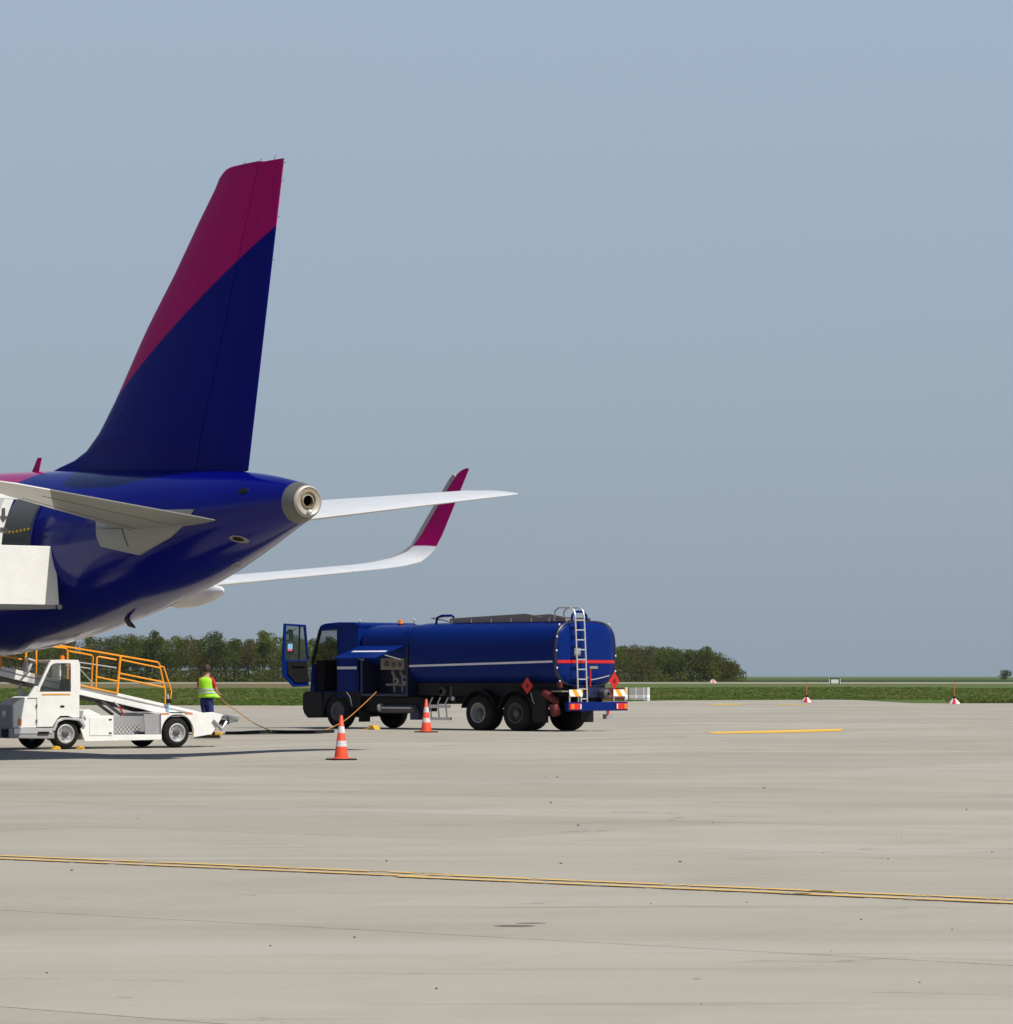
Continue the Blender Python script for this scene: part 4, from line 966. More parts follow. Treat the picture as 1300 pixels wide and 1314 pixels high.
        mb.tube([(-1.60, v, 1.98), (-1.15, v, 2.05), (-1.10, v, 2.03), (-1.08, v, 1.34)], r*.9, 8); mb.tube([(-1.62, v, 1.50), (-1.09, v, 1.60)], r*.9, 8)
        mb.tube([(-.96, v, 1.36), (-1.0, v, 2.05), (-.97, v, 2.08), (-.40, v, 2.17)], r*.9, 8)
        mb.tube([(-.36, v, 1.46), (-.36, v, 2.20), (-.30, v, 2.24), (.35, v, 2.30), (.42, v, 2.24), (.42, v, 1.65)], r, 8)
        mb.build('guard_rail', 'orange', root)
        mb = B()
        mb.tube([(.70, v, 1.72), (.66, v, 2.36), (.60, v, 2.40)], r*1.2, 8)
        mb.tube([(.78, v, 2.12), (1.30, v, 2.20)], r, 8); mb.tube([(.78, v, 1.98), (1.28, v, 2.06)], r*.9, 8)
        mb.tube([(1.30, v, 1.78), (1.30, v, 2.2)], r, 8); mb.tube([(1.5, v, 1.85), (1.5, v, 2.05)], r, 8)
        mb.tube([(1.3, v, 1.95), (3.8, v, 2.42)], r, 8); mb.tube([(3.8, v, 2.3), (3.8, v, 2.42)], r, 8)
        mb.build('upper_guard_rail', 'orange', root)
        mb = B(); mb.tube([(-.2, v, 1.98), (-1.60, v, 1.80)], .014, 6); mb.tube([(-.3, v, 1.86), (-.95, v, 1.78)], .014, 6); mb.tube([(-.6, v, 1.84), (-.95, v, 1.50)], .012, 6); mb.build('tie_rod', 'alu', root)
    # cab (near half)
    D = .92
    nose = B(); nose.prism([(1.30, .48), (1.30, 1.00), (1.18, 1.09), (.93, 1.17), (.72, 1.17), (.72, .48)], .02, .66); nose.build('hood', 'white', root, .02)
    B().box(1.303, 1.33, .05, .63, .50, .99).build('front_grille', 'grey', root, .01)
    for v in (.34,): B().lathe([(.09, 0), (.09, .02), (.001, .04)], (1.33, v, .78), (1, 0, 0), 16).build('headlight', 'lens_clear', root)
    B().box(1.10, 1.17, -.005, .02, .54, .68).build('side_indicator', 'lens_orange', root)
    fr = B(); fr.prism([(1.42, .26), (1.42, .48), (.30, .48), (.30, .24)], -.02, 1.1); fr.build('front_bumper', 'grey', root, .02)
    B().box(.35, 1.30, -.035, -.022, .36, .475).build('step_plate', 'alu', root)
    B().box(.45, .72, -.05, -.036, .34, .40).build('step_recess', 'black', root)
    B().box(1.425, 1.47, .0, .25, .28, .46).build('bumper_pad', 'black', root, .01)
    # door: lower panel with wheel arch cut away
    dpts = [(.72, .50), (.72, 1.27), (-.33, 1.27), (-.33, .70), (-.18, .70), (-.05, .74), (.14, .74), (.22, .68), (.34, .50)]
    for v0 in (.0, D-.04):
        B().prism(dpts, v0, v0+.04).build('cab_door' if v0 == 0 else 'cab_side', 'white', root, .008)
    B().prism([(-.47, .52), (-.36, .68), (-.05, .70), (.12, .70), (.24, .64), (.36, .42), (.30, .42), (.22, .60), (.08, .655), (-.05, .66), (-.30, .63), (-.42, .50)], -.05, .06).build('wheel_arch', 'alu', root, .006)
    # dark inner wheelhouse
    for uc in (0, -2.83):
        rings = []
        for i in range(15):
            a = math.pi*i/14; rings.append([(uc+.42*math.cos(a), .05, .345+.42*math.sin(a)*.95), (uc+.42*math.cos(a), .5, .345+.42*math.sin(a)*.95), (uc+.40*math.cos(a), .5, .345+.40*math.sin(a)*.95), (uc+.40*math.cos(a), .05, .345+.40*math.sin(a)*.95)])
        B().loft(rings, True, False).build('wheelhouse', 'black', root)
    for v0, nm in ((.0, 'cab_frame'), (D-.05, 'cab_frame')):
        mb = B()
        out = [(.73, 1.27), (.70, 1.36), (.42, 1.90), (.34, 1.955), (.24, 1.975), (-.20, 1.975), (-.30, 1.95), (-.345, 1.88), (-.35, 1.27)]
        inn = [(.66, 1.27), (.64, 1.36), (.385, 1.84), (.33, 1.885), (.25, 1.90), (-.08, 1.90), (-.10, 1.895), (-.115, 1.87), (-.12, 1.27)]
        n = len(out)
        for i in range(n-1):
            mb.prism([out[i], out[i+1], inn[i+1], inn[i]], v0, v0+.05)
        mb.build(nm, 'white', root)
    B().prism([(.66, 1.27), (.64, 1.36), (.385, 1.84), (.33, 1.885), (.25, 1.90), (-.08, 1.90), (-.115, 1.87), (-.12, 1.27)], .02, .026).build('side_window', 'clearglass', root)
    B().box(-.34, .36, .05, D-.05, 1.93, 1.97).build('cab_roof', 'white', root, .01)
    B().box(-.35, -.31, .05, D-.05, .72, 1.28).build('cab_back', 'white', root)
    B().quadslab([(.72, .06, 1.32), (.72, D-.06, 1.32), (.42, D-.06, 1.88), (.42, .06, 1.88)], .008).build('windscreen', 'clearglass', root)
    B().prism([(.95, 1.14), (.76, 1.40), (.70, 1.40), (.72, 1.14)], .0, .06).build('front_pillar', 'white', root)
    B().box(-.10, .60, -.012, .0, 1.205, 1.23).build('door_handle_bar', 'orange', root)
    B().box(.05, .15, -.012, .0, .93, .97).build('door_latch', 'black', root)
    for z in (.60, .93): B().box(.725, .745, -.02, .0, z, z+.07).build('hinge', 'black', root)
    B().box(-.10, .25, .2, .7, .75, 1.0).build('seat', 'seat', root, .04); B().prism([(-.22, .95), (-.12, .95), (-.20, 1.55), (-.28, 1.55)], .22, .68).build('seat_back', 'seat', root, .03)
    ring = [Vector((.45+.06*math.cos(a), .45+.16*math.sin(a), 1.25+.10*math.cos(a)*-1)) for a in [2*math.pi*i/16 for i in range(17)]]
    B().tube(ring, .015, 6).build('steering_wheel', 'black', root)
    B().lathe([(.05, 0), (.055, .06), (.04, .09), (.001, .1)], (-.2, .55, 1.975), (0, 0, 1), 12).build('beacon', 'lens_orange', root)
    B().tube([(.5, .5, 1.95), (.95, .05, 2.0), (1.0, .0, 1.9)], .02, 6).build('mirror_arm', 'white', root)
    B().box(.97, 1.02, -.08, .1, 1.70, 1.92).build('mirror', 'white', root, .02)
    # control post at the tail end of the ramp
    B().tube([(-2.92, .56, .76), (-2.92, .56, 1.0), (-2.90, .56, 1.2)], .022, 6).build('control_post', 'sticker_blue', root)
    B().box(-2.98, -2.88, .52, .6, 1.0, 1.1).build('control_box', 'black', root, .01)
loader()

# ------------------------------------------------------------------ cones
def cone(loc, h, label):
    root = empty('traffic_cone', loc, .5); tag(root, label, 'traffic cone', 'orange traffic cones round the tanker truck')
    k = h
    MB().box(-.27*k, .27*k, -.27*k, .27*k, 0, .035*k).build('base', 'rubber', root, .015)
    def rad(z): return (.165-.135*z)*k
    def band(z0, z1, name, mat, e=.0, cap=False):
        pr = [(rad(z0)+e, z0*k), (rad(z1)+e, z1*k)]
        if cap: pr += [(rad(z1)*.6, (z1+.012)*k), (.001, (z1+.014)*k)]
        MB().lathe(pr, (0, 0, 0), (0, 0, 1), 28).build(name, mat, root)
    MB().lathe([(.20*k, .036*k), (.19*k, .05*k), (rad(.05), .06*k)], (0, 0, 0), (0, 0, 1), 28).build('collar', 'cone', root)
    band(.05, .985, 'body', 'cone', 0, True); band(.30, .43, 'reflective_band', 'conewhite', .003); band(.60, .75, 'reflective_band', 'conewhite', .003)
    return root
c1 = P(438, 975.5); cone((c1.x, c1.y, .004), .855, 'orange cone with two white bands, alone on the apron nearest the camera')
c2 = P(547, 940); cone((c2.x, c2.y, .004), .955, 'orange cone with two white bands, right beside the tanker truck')

# ------------------------------------------------------------------ chocks, cable guard, hoses
def chock(p, rz, label, s=1.0, grp='yellow wheel chocks'):
    root = empty('wheel_chock', (p[0], p[1], .004+gz(p[0], p[1])), rz); tag(root, label, 'chock', grp)
    mb = MB(); mb.prism([(-.16*s, 0), (.16*s, 0), (.10*s, .11*s), (-.04*s, .13*s)], -.11*s, .11*s); mb.build('wedge', 'yellow', root, .012)
    MB().tube([(0, .11*s, .10*s), (.05, .22*s, .03), (.2, .25*s, .02)], .012, 6).build('rope', 'hosey', root)
la = math.atan2(-.587, -.81)
chock((-10.217+.40*-.81+.12, 80.2+.40*-.587-.05), la+math.pi, 'yellow chock before the front wheel of the belt loader, left one', .7)
chock((-10.217+.42*.81-.05, 80.2+.42*.587+.08), la, 'yellow chock behind the front wheel of the belt loader, under its door', .65)
cg = P(480, 936.5); chock((cg.x, cg.y), 2.4, 'yellow chock on the ground under the tanker truck cab', 1.1)
def cable_guard():
    p = P(266, 947.2); root = empty('cable_guard', (p.x, p.y, .004), -.05); tag(root, 'low black ground box with yellow ends by the worker in the vest', 'cable protector')
    MB().prism([(-.34, 0), (.34, 0), (.30, .07), (-.30, .07)], -.15, .15).build('ramp_block', 'rubber', root, .01)
    for x in (-.30, .02, .30): MB().prism([(x-.09, .075), (x+.09, .075), (x+.07, .16), (x-.07, .16)], -.13, .13).build('yellow_cap', 'yellow', root, .01)
cable_guard()
def hose(name, pts, r, mat, label, cat):
    # Catmull-Rom through points
    P_ = [Vector(p) for p in pts]; out = []
    for i in range(len(P_)-1):
        p0 = P_[max(i-1, 0)]; p1 = P_[i]; p2 = P_[i+1]; p3 = P_[min(i+2, len(P_)-1)]
        for k in range(10):
            t = k/10; out.append(.5*((2*p1)+(p2-p0)*t+(2*p0-5*p1+4*p2-p3)*t*t+(-p0+3*p1-3*p2+p3)*t**3))
    out.append(P_[-1]); o = MB().tube(out, r, 8).build(name, mat); tag(o, label, cat); return o
def V3(px, py, Y): return ((px-650)/F*Y, Y, H+(868-py)*Y/F)
hose('bonding_cable', [V3(483, 888, 103.6), V3(462, 908, 102), V3(440, 926, 101), V3(412, 938.0, 100), (-5.9, 98.5, .03), (-6.9, 97.5, .03), V3(348, 938.5, 97), V3(328, 929, 95), V3(306, 914, 93), V3(288, 901, 91.5), V3(283, 894, 91.1)], .013, 'hosey', 'thin orange cable hanging from the truck to the worker', 'cable')
hose('fuel_hose', [P(428, 940.6)+Vector((0, 0, .05)), P(380, 941.5)+Vector((0, 0, .05)), P(340, 941)+Vector((0, 0, .05)), P(310, 942.6)+Vector((0, 0, .05)), P(290, 943)+Vector((0, 0, .05))], .045, 'rubber', 'thick black hose lying on the ground left of the truck', 'hose')

# ------------------------------------------------------------------ worker
def skin_mesh(name, chains, mat, parent, sub=2, rootp=None):
    verts = []; edges = []; rad = []; idx = {}
    def vid(p, r):
        k = tuple(round(c, 4) for c in p)
        if k in idx: return idx[k]
        idx[k] = len(verts); verts.append(p); rad.append(r); return idx[k]
    for ch in chains:
        prev = None
        for p, r in ch:
            i = vid(p, r)
            if prev is not None and i != prev: edges.append((prev, i))
            prev = i
    me = bpy.data.meshes.new(name); me.from_pydata(verts, edges, []); o = bpy.data.objects.new(name, me); C.objects.link(o)
    sk = o.modifiers.new('skin', 'SKIN'); 
    for i, r in enumerate(rad):
        r = r if isinstance(r, tuple) else (r, r)
        me.skin_vertices[0].data[i].radius = r
    for i in range(len(verts)): me.skin_vertices[0].data[i].use_root = (i == 0)
    sk.use_smooth_shade = True; ss = o.modifiers.new('sub', 'SUBSURF'); ss.levels = sub; ss.render_levels = sub
    dg = bpy.context.evaluated_depsgraph_get(); me2 = bpy.data.meshes.new_from_object(o.evaluated_get(dg)); o.modifiers.clear(); o.data = me2
    me2.materials.clear(); me2.materials.append(M[mat])
    for p in me2.polygons: p.use_smooth = True
    o.parent = parent; return o
def worker():
    p = P(265, 946); root = empty('person', (p.x, p.y, .004), -.38)
    tag(root, 'standing person seen from behind in lime hi-vis vest, red shirt and navy trousers', 'person')
    # +y is away from the camera; person faces away and slightly right. Height about 1.9 m
    k = 1.9/1.8
    def q(x, y, z): return (x*k, y*k, z*k)
    hips = q(0, 0, .98)
    def bodychains(e=0.0):
        ch = [[(hips, (.15, .11)), (q(0, 0, 1.15), (.135, .10)), (q(0, -.01, 1.32), (.155, .11)), (q(0, -.01, 1.45), (.12, .085)), (q(.005, .0, 1.53), .058), (q(.01, .015, 1.60), .062), (q(.012, .02, 1.69), (.078, .095)), (q(.012, .02, 1.76), (.055, .07))]]
        for s in (-1, 1):
            ch.append([(q(0, -.01, 1.45), (.12, .085)), (q(s*.17, -.01, 1.44), .062)])
        # left arm bent forward close to the body, right arm bent forward
        ch.append([(q(-.17, -.01, 1.44), .062), (q(-.205, -.02, 1.30), .050), (q(-.215, -.01, 1.14), .042), (q(-.18, .16, 1.08), .036), (q(-.12, .29, 1.10), .028), (q(-.10, .36, 1.11), (.035, .02))])
        ch.append([(q(.17, -.01, 1.44), .062), (q(.225, .0, 1.30), .050), (q(.265, .02, 1.15), .042), (q(.25, .20, 1.08), .036), (q(.20, .33, 1.06), .028), (q(.18, .40, 1.06), (.035, .02))])
        for s, fx in ((-1, .05), (1, .16)):
            hx = s*.09
            ch.append([(hips, (.15, .11)), (q(hx, 0, .88), .085), (q(hx*.6+fx*.5, .01, .50), .058), (q(fx+s*.05, .0, .12), .038), (q(fx+s*.05, .10, .05), (.035, .04))])
        return ch
    body = skin_mesh('body', bodychains(), 'skin', root)
    # fingers of both hands
    for bx, by, bz, s in ((-.10, .36, 1.11, 1), (.18, .40, 1.06, -1)):
        ch = []
        for i, L in enumerate((.062, .072, .068, .052)):
            ox = (i-1.5)*.020; ch.append([(q(bx, by, bz), .016), (q(bx+ox, by+.035, bz), .0095), (q(bx+ox, by+.035+L*.5, bz-.008), .0088), (q(bx+ox, by+.03+L*.85, bz-.035), .008)])
        ch.append([(q(bx, by, bz), .016), (q(bx+s*.03, by+.01, bz+.004), .011), (q(bx+s*.045, by+.04, bz-.008), .009)])
        skin_mesh('hand', ch, 'skin', body, 1)
    # ears and face
    for s in (-1, 1):
        MB().lathe([(.001, -.012), (.022, -.006), (.030, 0), (.020, .008), (.001, .010)], q(.012+s*.076, .012, 1.675), (s, .25, 0), 12).build('ear', 'skin', body)
    MB().lathe([(.001, 0), (.012, .004), (.016, .02), (.010, .04), (.001, .045)], q(.012, .118, 1.655), (0, .25, 1), 8).build('nose', 'skin', body)
    for s in (-1, 1): MB().lathe([(.001, 0), (.010, .001), (.010, .006), (.001, .010)], q(.012+s*.032, .100, 1.69), (0, 1, 0), 10).build('eye', 'stripe', body)
    MB().box(-.02, .045, .112*k, .118*k, 1.617*k, 1.624*k).build('mouth', 'dkred', body)
    # hair: cap with an uneven edge
    mb = MB(); rings = []; c = Vector(q(.012, .010, 1.70))
    for j in range(12):
        th = math.pi*.5*j/11*1.42
        ring = []
        for i in range(28):
            a = 2*math.pi*i/28; back = -math.sin(a)
            lim = 1.0 if back > -.2 else .62
            t_ = th*lim; rx, ry, rz = .094*k, .112*k, .118*k
            d = Vector((math.sin(t_)*math.cos(a)*rx, math.sin(t_)*math.sin(a)*ry, math.cos(t_)*rz))
            ring.append(c+d*(1+.04*noise.noise((i*.9, j*.8, 0))))
        rings.append(ring)
    mb.loft(rings, False).build('hair', 'hair', root)
    # shirt (visible sleeves and collar)
    sh = []
    for s, el, pe in ((-1, (-.212, -.02, 1.24), None), (1, (.245, .01, 1.22), None)):
        sh.append([(q(0, -.01, 1.46), (.11, .08)), (q(s*.165, -.01, 1.448), .074), (q(s*.20, -.01, 1.34), .066), (q(*el), .060)])
    sh.append([(q(0, -.01, 1.46), (.11, .08)), (q(0, 0, 1.535), .068)])
    sh.append([(q(0, -.01, 1.46), (.11, .08)), (q(0, -.01, 1.25), (.145, .105))])
    skin_mesh('shirt', sh, 'shirt', root)
    # vest: a loose open cylinder round the torso, flared at the hem on the right
    rings = []
    for z, rx, ry, ox, fl_ in ((.985, .215, .155, .0, 1.0), (1.03, .212, .152, 0, .75), (1.12, .198, .148, 0, .3), (1.22, .19, .145, 0, .08), (1.32, .195, .142, 0, 0), (1.40, .205, .135, 0, 0), (1.455, .195, .115, 0, 0), (1.485, .135, .09, .003, 0), (1.505, .085, .075, .005, 0)):
        ring = []
        for i in range(40):
            a = 2*math.pi*i/40; f = max(0, math.cos(a-.5))**3*fl_*.16
            wob = 1+.03*math.sin(5*a+z*7)*(1.5-z)*2
            ring.append(q(ox+(rx+f)*math.cos(a)*wob, -.01+(ry+f*.6)*math.sin(a)*wob, z))
        rings.append(ring)
    v = MB().loft(rings, False).build('safety_vest', 'vest', root)
    so = v.modifiers.new('solid', 'SOLIDIFY'); so.thickness = .008
    for z in (1.11, 1.19):
        rr = []
        for zz in (z-.022, z+.022):
            tab = [(.985, .215, .155, 1.0), (1.03, .212, .152, .75), (1.12, .198, .148, .3), (1.22, .19, .145, .08), (1.32, .195, .142, 0)]
            rx, ry, f0 = interp(tab, zz); ring = []
            for i in range(40):
                a = 2*math.pi*i/40; f = max(0, math.cos(a-.5))**3*f0*.16; wob = 1+.03*math.sin(5*a+zz*7)*(1.5-zz)*2
                ring.append(q((rx+f+.012)*math.cos(a)*wob, -.01+(ry+f*.6+.012)*math.sin(a)*wob, zz))
            rr.append(ring)
        MB().loft(rr, False).build('reflective_stripe', 'reflect', v)
    # trousers
    tr = []
    for s, fx in ((-1, .05), (1, .16)):
        hx = s*.09; tr.append([(q(0, 0, .97), (.168, .13)), (q(hx, 0, .86), .104), (q(hx*.6+fx*.5, .01, .50), .078), (q(fx+s*.05, .0, .15), .066)])
    tr.append([(q(0, 0, .97), (.168, .13)), (q(0, 0, 1.04), (.16, .12))])
    skin_mesh('trousers', tr, 'navy', root)
    for s, fx in ((-1, .05), (1, .16)):
        x = fx+s*.05
        MB().loft([[q(x+dx*w, y, z0+dz*h_) for dx, dz in ((-1, 0), (1, 0), (1, .6), (.5, 1), (-.5, 1), (-1, .6))] for y, w, z0, h_ in ((-.09, .035, 0, .09), (-.04, .046, 0, .12), (.06, .05, 0, .10), (.15, .048, 0, .07), (.19, .025, .0, .045))], True).build('shoe', 'black', root, .008)
worker()

# ------------------------------------------------------------------ far things
def marker(px, py, s, label, pole=True):
    p = P(px, py); root = empty('edge_marker', (p.x, p.y, .0), random.random()); tag(root, label, 'marker', 'red and white cone markers along the grass edge')
    n = 24; mb = MB()
    for i in range(n):
        a0 = 2*math.pi*i/n; a1 = 2*math.pi*(i+1)/n; mb.cur = (i//3) % 2
        pr = [(.36, .04), (.33, .12), (.18, .27), (.08, .36)]
        vs = [(r*s*math.cos(a), r*s*math.sin(a), h*s) for r, h in pr for a in (a0, a1)]
        mb.add(vs, [(2*j, 2*j+1, 2*j+3, 2*j+2) for j in range(3)], True)
    mb.build('striped_skirt', ['conewhite', 'red'], root)
    MB().lathe([(.09*s, .34*s), (.09*s, .46*s), (.001, .47*s)], (0, 0, 0), (0, 0, 1), 14).build('cap', 'black', root)
    if pole: MB().tube([(0, 0, .44*s), (.02, 0, 1.25*s)], .028*s, 6).build('pole', paint('rod_orange', (.45, .13, .05), .6), root)
marker(1224.5, 904.3, 1.0, 'red and white cone marker with a rod, rightmost one on the grass corner')
marker(1035, 902.2, 1.0, 'red and white cone marker with a rod, where the apron meets the middle grass')
marker(914.5, 876.6, 2.6, 'distant red and white marker beside the runway, before the end of the wood', False)
def barriers():
    grp = 'barrier blocks standing behind the tanker truck'
    specs = [(771, 802, 'dkred', 'dark red barrier block half hidden behind the tanker truck'), (807, 815.6, 'concrete', 'grey barrier block next to the dark red one'), (816.6, 825.6, 'concrete', 'grey barrier block in the middle of the row'), (826.6, 830.4, 'concrete', 'narrow grey barrier block at the right end of the row')]
    for i, (x0, x1, mat, lab) in enumerate(specs):
        Y = 225; a = (x0-650)/F*Y; b = (x1-650)/F*Y; w = b-a
        root = empty('barrier_block', ((a+b)/2, Y, 0), 0); tag(root, lab, 'barrier', grp)
        MB().prism([(-.28, 0), (.28, 0), (.26, .22), (.14, .40), (.11, .86), (-.11, .86), (-.14, .40), (-.26, .22)], -w/2, w/2, 'x').build('block', mat, root, .02)
        ew = .17 if i in (0, 3) else .05
        MB().prism([(-.29, 0), (.29, 0), (.27, .23), (.15, .41), (.12, .88), (-.12, .88), (-.15, .41), (-.27, .23)], w/2+.001, w/2+ew, 'x').build('white_end', 'white', root, .01)
barriers()
def sign_hut():
    p = P(1072, 878.0); root = empty('equipment_cabinet', (p.x, p.y, 0), 0); tag(root, 'small white equipment cabinet with dark frame beside the far runway', 'cabinet')
    MB().box(-.95, .6, -.5, .5, .15, 1.15).build('body', 'white', root, .03)
    MB().box(-1.1, .8, -.6, .6, 1.152, 1.28).build('roof', 'dkgrey', root, .02)
    for x in (-1.25, .95): MB().box(x-.07, x+.07, -.5, .5, 0, 1.15).build('post', 'white', root)
    for x in (-1.05, .72): MB().box(x-.1, x+.1, -.4, .4, .0, 1.15).build('side_panel', 'dkgrey', root)
sign_hut()

# ------------------------------------------------------------------ wood
leafcols = [(.090, .112, .020), (.105, .135, .022), (.140, .165, .026), (.125, .100, .030), (.140, .098, .036), (.072, .088, .020), (.175, .195, .034)]
leafm = []
for i, c in enumerate(leafcols):
    m = paint('foliage_%d' % i, c, .9, var=.3, scale=.15); m.node_tree.nodes['Principled BSDF'].inputs['Specular IOR Level'].default_value = .05; leafm.append(leafy(m))
trunkm = paint('bark', (.09, .075, .06), .9)
def crown(mb, cx, cy, h, w, base, ncl, rnd, mats, leaf=.23):
    lobes = [(cx+rnd.uniform(-.3, .3)*w, cy+rnd.uniform(-.3, .3)*w, base+(h-base)*rnd.uniform(.25, .80), rnd.uniform(.28, .5)*w) for _ in range(6)]
    lobes.append((cx, cy, h-.30*w*.8, .30*w))
    for _ in range(ncl):
        lx, ly, lz, lr = rnd.choice(lobes)
        d = Vector((rnd.gauss(0, 1), rnd.gauss(0, 1), rnd.gauss(0, 1))).normalized()*lr*(rnd.random()**.35)
        p = Vector((lx, ly, lz))+Vector((d.x, d.y, d.z*.8)); 
        if p.z > h: p.z = h-rnd.random()*.6
        if p.z < base*.6: p.z = base*.6+rnd.random()
        s = leaf*rnd.uniform(.5, 1.3); n = Vector((rnd.gauss(0, 1), rnd.gauss(0, 1), rnd.gauss(0, .8)+.4)).normalized(); u = n.orthogonal().normalized(); w_ = n.cross(u)
        mb.cur = rnd.choice(mats)
        mb.add([p+u*s, p+w_*s*.7+u*.2*s, p-u*s*.9, p-w_*s*.8], [(0, 1, 2, 3)], False)
prof_ = [(-400, 816), (100, 816), (130, 815), (160, 814), (198, 812), (220, 816), (239, 812), (262, 816), (290, 818), (316, 819), (322, 815), (337, 811), (358, 812), (400, 816), (440, 817), (500, 820), (600, 822), (700, 824), (800, 826), (815, 825), (842, 829), (877, 830), (892, 832), (908, 832), (923, 838), (935, 846), (944, 857), (950, 866)]
def topz(px, Y):
    for (a, b), (c, d) in zip(prof_, prof_[1:]):
        if a <= px <= c: y = b+(d-b)*(px-a)/(c-a); return H+(868-y)*Y/F
    return None
def wood():
    rnd = random.Random(11); mb = MB()
    pxs = [-60]
    rows = []
    for row, (Y, dens) in enumerate(((1010, 13), (1040, 15), (1075, 17), (1110, 19))):
        x = -60
        while x < 950:
            rows.append((x+rnd.uniform(-4, 4), Y+rnd.uniform(-14, 14), row)); x += dens*rnd.uniform(.7, 1.3)
    for px, Y, row in rows:
        t = topz(px, Y)
        if t is None: continue
        h = t*(.90+.12*rnd.random()) if row else t*rnd.uniform(.62, .95)
        if h < 2: continue
        w = rnd.uniform(5.0, 8.5)*min(1, h/9+.25)
        X = (px-650)/F*Y; tone = noise.noise((px*.012, row*1.7, 5))+rnd.uniform(-.25, .25)
        if tone < -.25: ms = [5, 0, 0, 1]
        elif tone < -.02: ms = [0, 1, 1, 5]
        elif tone < .18: ms = [3, 4, 3, 0]
        elif tone < .36: ms = [1, 2, 1, 0]
        else: ms = [2, 6, 1, 2]
        crown(mb, X, Y, h, w, h*.12, 1350, rnd, ms)
        # undergrowth
        for _ in range(150):
            p = Vector((X+rnd.uniform(-4, 4), Y-rnd.uniform(0, 5), rnd.random()**1.5*3.5)); s = rnd.uniform(.15, .4); mb.cur = rnd.choice([5, 0, 5, 3, 1])
            u = Vector((rnd.gauss(0, 1), rnd.gauss(0, 1), rnd.gauss(0, 1))).normalized(); w_ = u.orthogonal().normalized(); mb.add([p+u*s, p+w_*s, p-u*s, p-w_*s], [(0, 1, 2, 3)], False)
        mb.cur = 7; mb.tube([(X, Y, 0), (X+rnd.uniform(-.3, .3), Y, h*.35), (X+rnd.uniform(-.6, .6), Y, h*.75)], .16, 5)
    me = bpy.data.meshes.new('wood'); me.from_pydata([tuple(p) for p in mb.v], [], mb.f)
    for m in leafm: me.materials.append(m)
    me.materials.append(trunkm)
    for p, k in zip(me.polygons, mb.mi): p.material_index = k
    o = bpy.data.objects.new('wood', me); C.objects.link(o); tag(o, 'spring wood of green and brownish trees beyond the runway', 'wood', kind='stuff')
wood()
def tree(px, pytop, Y, w, mats, label, name='deciduous_tree', n=1600, seed=1, group=None, base=.2, leaf=.27):
    rnd = random.Random(seed); h = H+(868-pytop)*Y/F; X = (px-650)/F*Y
    root = empty(name, (X, Y, 0), 0); tag(root, label, 'tree' if 'bush' not in name else 'bush', group)
    mb = MB(); crown(mb, 0, 0, h, w, h*base, n, rnd, list(range(len(mats))), leaf)
    me = bpy.data.meshes.new('crown'); me.from_pydata([tuple(p) for p in mb.v], [], mb.f)
    for m in mats: me.materials.append(leafm[m])
    for p, k in zip(me.polygons, mb.mi): p.material_index = k
    o = bpy.data.objects.new('crown', me); C.objects.link(o); o.parent = root
    mb = MB()
    for k in range(5):
        a = k*1.3; mb.tube([(0, 0, h*.2), (math.cos(a)*w*.12, math.sin(a)*w*.12, h*.45), (math.cos(a)*w*.25, math.sin(a)*w*.25, h*.75)], .10*h/14, 5)
    mb.loft([[(r*math.cos(b), r*math.sin(b), z) for b in [2*math.pi*i/8 for i in range(8)]] for r, z in ((.32*h/14, 0), (.2*h/14, h*.3), (.1*h/14, h*.7))], True)
    mb.build('trunk', trunkm, root)
tree(277, 808.5, 1000, 7.0, [0, 1, 5], 'round-topped green tree rising above the wood behind the worker', seed=3)
tree(198, 808.5, 1002, 5.5, [0, 1, 3], 'rounded tree top above the wood behind the orange handrails', seed=5)
tree(337, 808.5, 1004, 5.2, [1, 2, 6], 'bright green tree top just left of the open truck door', seed=7)
tree(906, 829, 1003, 6.4, [1, 2, 0], 'tall green tree near the right end of the wood', seed=9, base=.08)
tree(1291, 859.5, 1500, 5.0, [0, 5, 5], 'lone dark bush on the horizon at the far right', 'bush', 700, 13, base=.02)

# bird
def bird(loc, label, s):
    root = empty('bird', loc, .4); tag(root, label, 'bird', None)
    MB().lathe([(.001, -.16*s), (.03*s, -.1*s), (.05*s, 0), (.035*s, .1*s), (.03*s, .14*s), (.001, .18*s)], (0, 0, 0), (1, 0, .05), 10).build('body', 'dkgrey', root)
    for sd in (-1, 1):
        MB().loft([[(.06*s, sd*.03*s, .01*s), (-.05*s, sd*.03*s, .01*s), (0, sd*.03*s, .03*s)], [(.05*s, sd*.2*s, .08*s), (-.05*s, sd*.2*s, .08*s), (0, sd*.2*s, .09*s)], [(-.02*s, sd*.42*s, .03*s), (-.05*s, sd*.42*s, .03*s), (-.03*s, sd*.42*s, .035*s)]], True).build('wing', 'dkgrey', root)
bird(V3(826.5, 170.5, 320), 'tiny dark bird high in the sky right of the fin', .35)
bird(V3(1202, 822.5, 700), 'tiny dark bird low over the horizon at the right', 1.0)

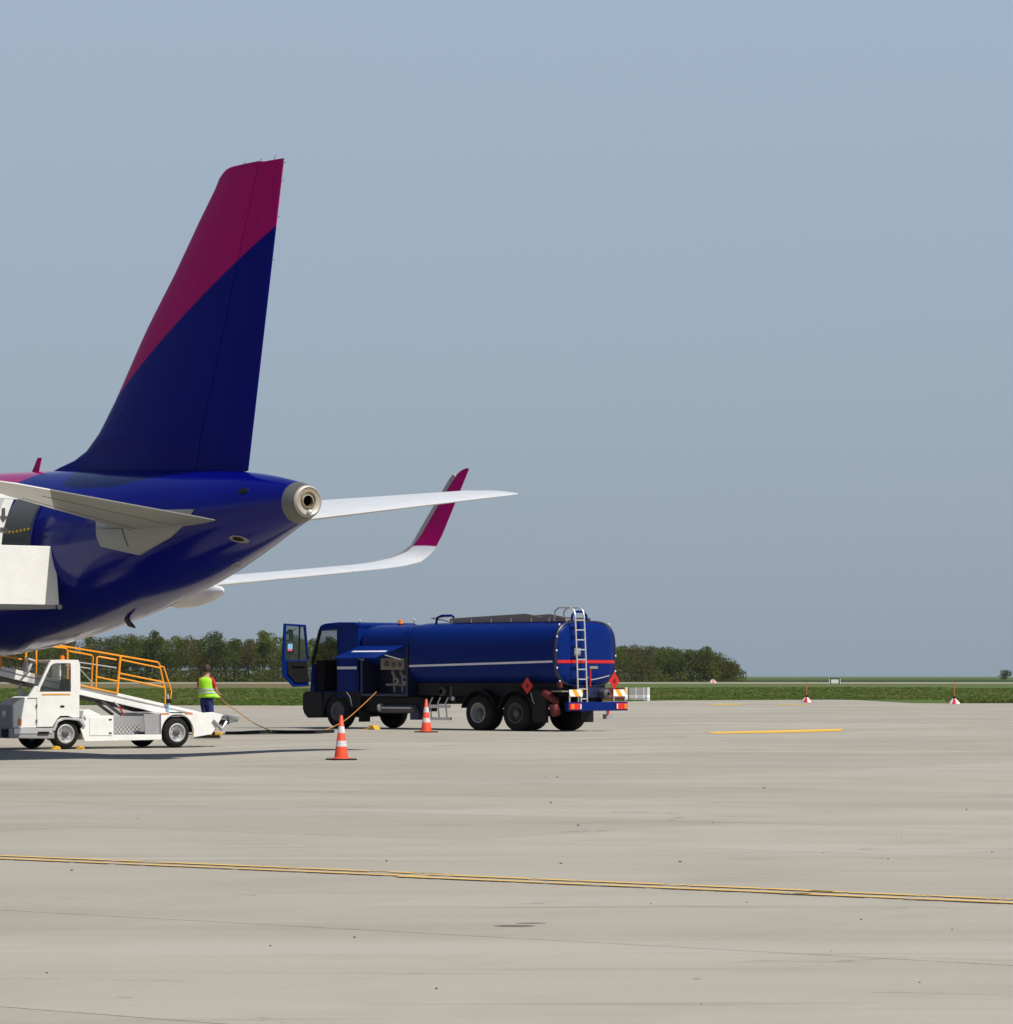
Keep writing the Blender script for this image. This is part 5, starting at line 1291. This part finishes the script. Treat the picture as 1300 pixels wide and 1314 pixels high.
# ------------------------------------------------------------------ haze
hz = MB().box(-900, 900, -80, 4000, -1.5, 60).build('haze', []) if False else None
me = bpy.data.meshes.new('haze'); bb = MB().box(-1200, 1200, -100, 5000, -1.5, 70); me.from_pydata(bb.v, [], bb.f)
hm = bpy.data.materials.new('haze_air'); hm.use_nodes = True; ht_ = hm.node_tree
for n_ in list(ht_.nodes):
    if n_.type == 'BSDF_PRINCIPLED': ht_.nodes.remove(n_)
vp = ht_.nodes.new('ShaderNodeVolumePrincipled'); vp.inputs['Density'].default_value = .00003; vp.inputs['Color'].default_value = (.78, .86, .96, 1); vp.inputs['Anisotropy'].default_value = .2
ht_.links.new(vp.outputs[0], [n_ for n_ in ht_.nodes if n_.type == 'OUTPUT_MATERIAL'][0].inputs['Volume'])
me.materials.append(hm); ho = bpy.data.objects.new('haze', me); C.objects.link(ho); tag(ho, 'pale even haze in the air over the airfield', 'haze', kind='stuff')

# ------------------------------------------------------------------ light, sky, camera
SUN_EL = 53.0; sdir = Vector((.78, -.626, 0)).normalized()
ld = bpy.data.lights.new('sun', 'SUN'); ld.energy = 5.0; ld.angle = R(.5); ld.color = (1.0, .95, .87)
lo_ = bpy.data.objects.new('sun', ld); C.objects.link(lo_)
vec = Vector((sdir.x*math.cos(R(SUN_EL)), sdir.y*math.cos(R(SUN_EL)), math.sin(R(SUN_EL))))
lo_.rotation_euler = vec.to_track_quat('Z', 'Y').to_euler(); lo_.location = (30, -20, 60)
w = bpy.data.worlds.new('World'); scene.world = w; w.use_nodes = True; t = w.node_tree; bg = t.nodes['Background']
sky = t.nodes.new('ShaderNodeTexSky'); sky.sky_type = 'NISHITA'; sky.sun_disc = False; sky.sun_elevation = R(SUN_EL)
sky.sun_rotation = math.atan2(sdir.x, sdir.y); sky.air_density = 1.0; sky.dust_density = 2.0; sky.ozone_density = 2.0
# a thin even veil of high haze over the clear sky
tc = t.nodes.new('ShaderNodeTexCoord'); sp = t.nodes.new('ShaderNodeSeparateXYZ'); t.links.new(tc.outputs['Generated'], sp.inputs[0])
veil = ramp(t, sp.outputs[2], [(0.0, (2.86, 3.53, 4.28)), (.06, (3.08, 3.80, 4.62)), (.19, (3.62, 4.50, 5.62)), (.32, (1.3, 2.0, 3.4)), (1.0, (.5, 1.0, 2.2))])
# colour ramp clamps nothing; strength below scales it
cl = noise_n(t, 1.6, 4, .6, coord='Generated', sc=(1, 1, 5))
veil2 = mixrgb(t, mth(t, 'MULTIPLY', mth(t, 'SUBTRACT', cl, .45, clamp=True), .5), veil, (3.9, 4.3, 5.2))
mx = mixrgb(t, .88, sky.outputs[0], veil2)
t.links.new(mx, bg.inputs['Color']); bg.inputs['Strength'].default_value = .105

cam = bpy.data.cameras.new('camera'); co = bpy.data.objects.new('camera', cam); C.objects.link(co); scene.camera = co
co.location = (0, 0, H); co.rotation_euler = (R(90), 0, 0)
cam.sensor_width = 36; cam.sensor_fit = 'HORIZONTAL'; cam.lens = F/1300*36
cam.shift_y = (868-657)/1300; cam.clip_start = .5; cam.clip_end = 20000
scene.view_settings.view_transform = 'Standard'; scene.view_settings.look = 'None'; scene.view_settings.exposure = 0; scene.view_settings.gamma = 1
scene.render.engine = 'CYCLES'
scene.render.resolution_x = 1013; scene.render.resolution_y = 1024
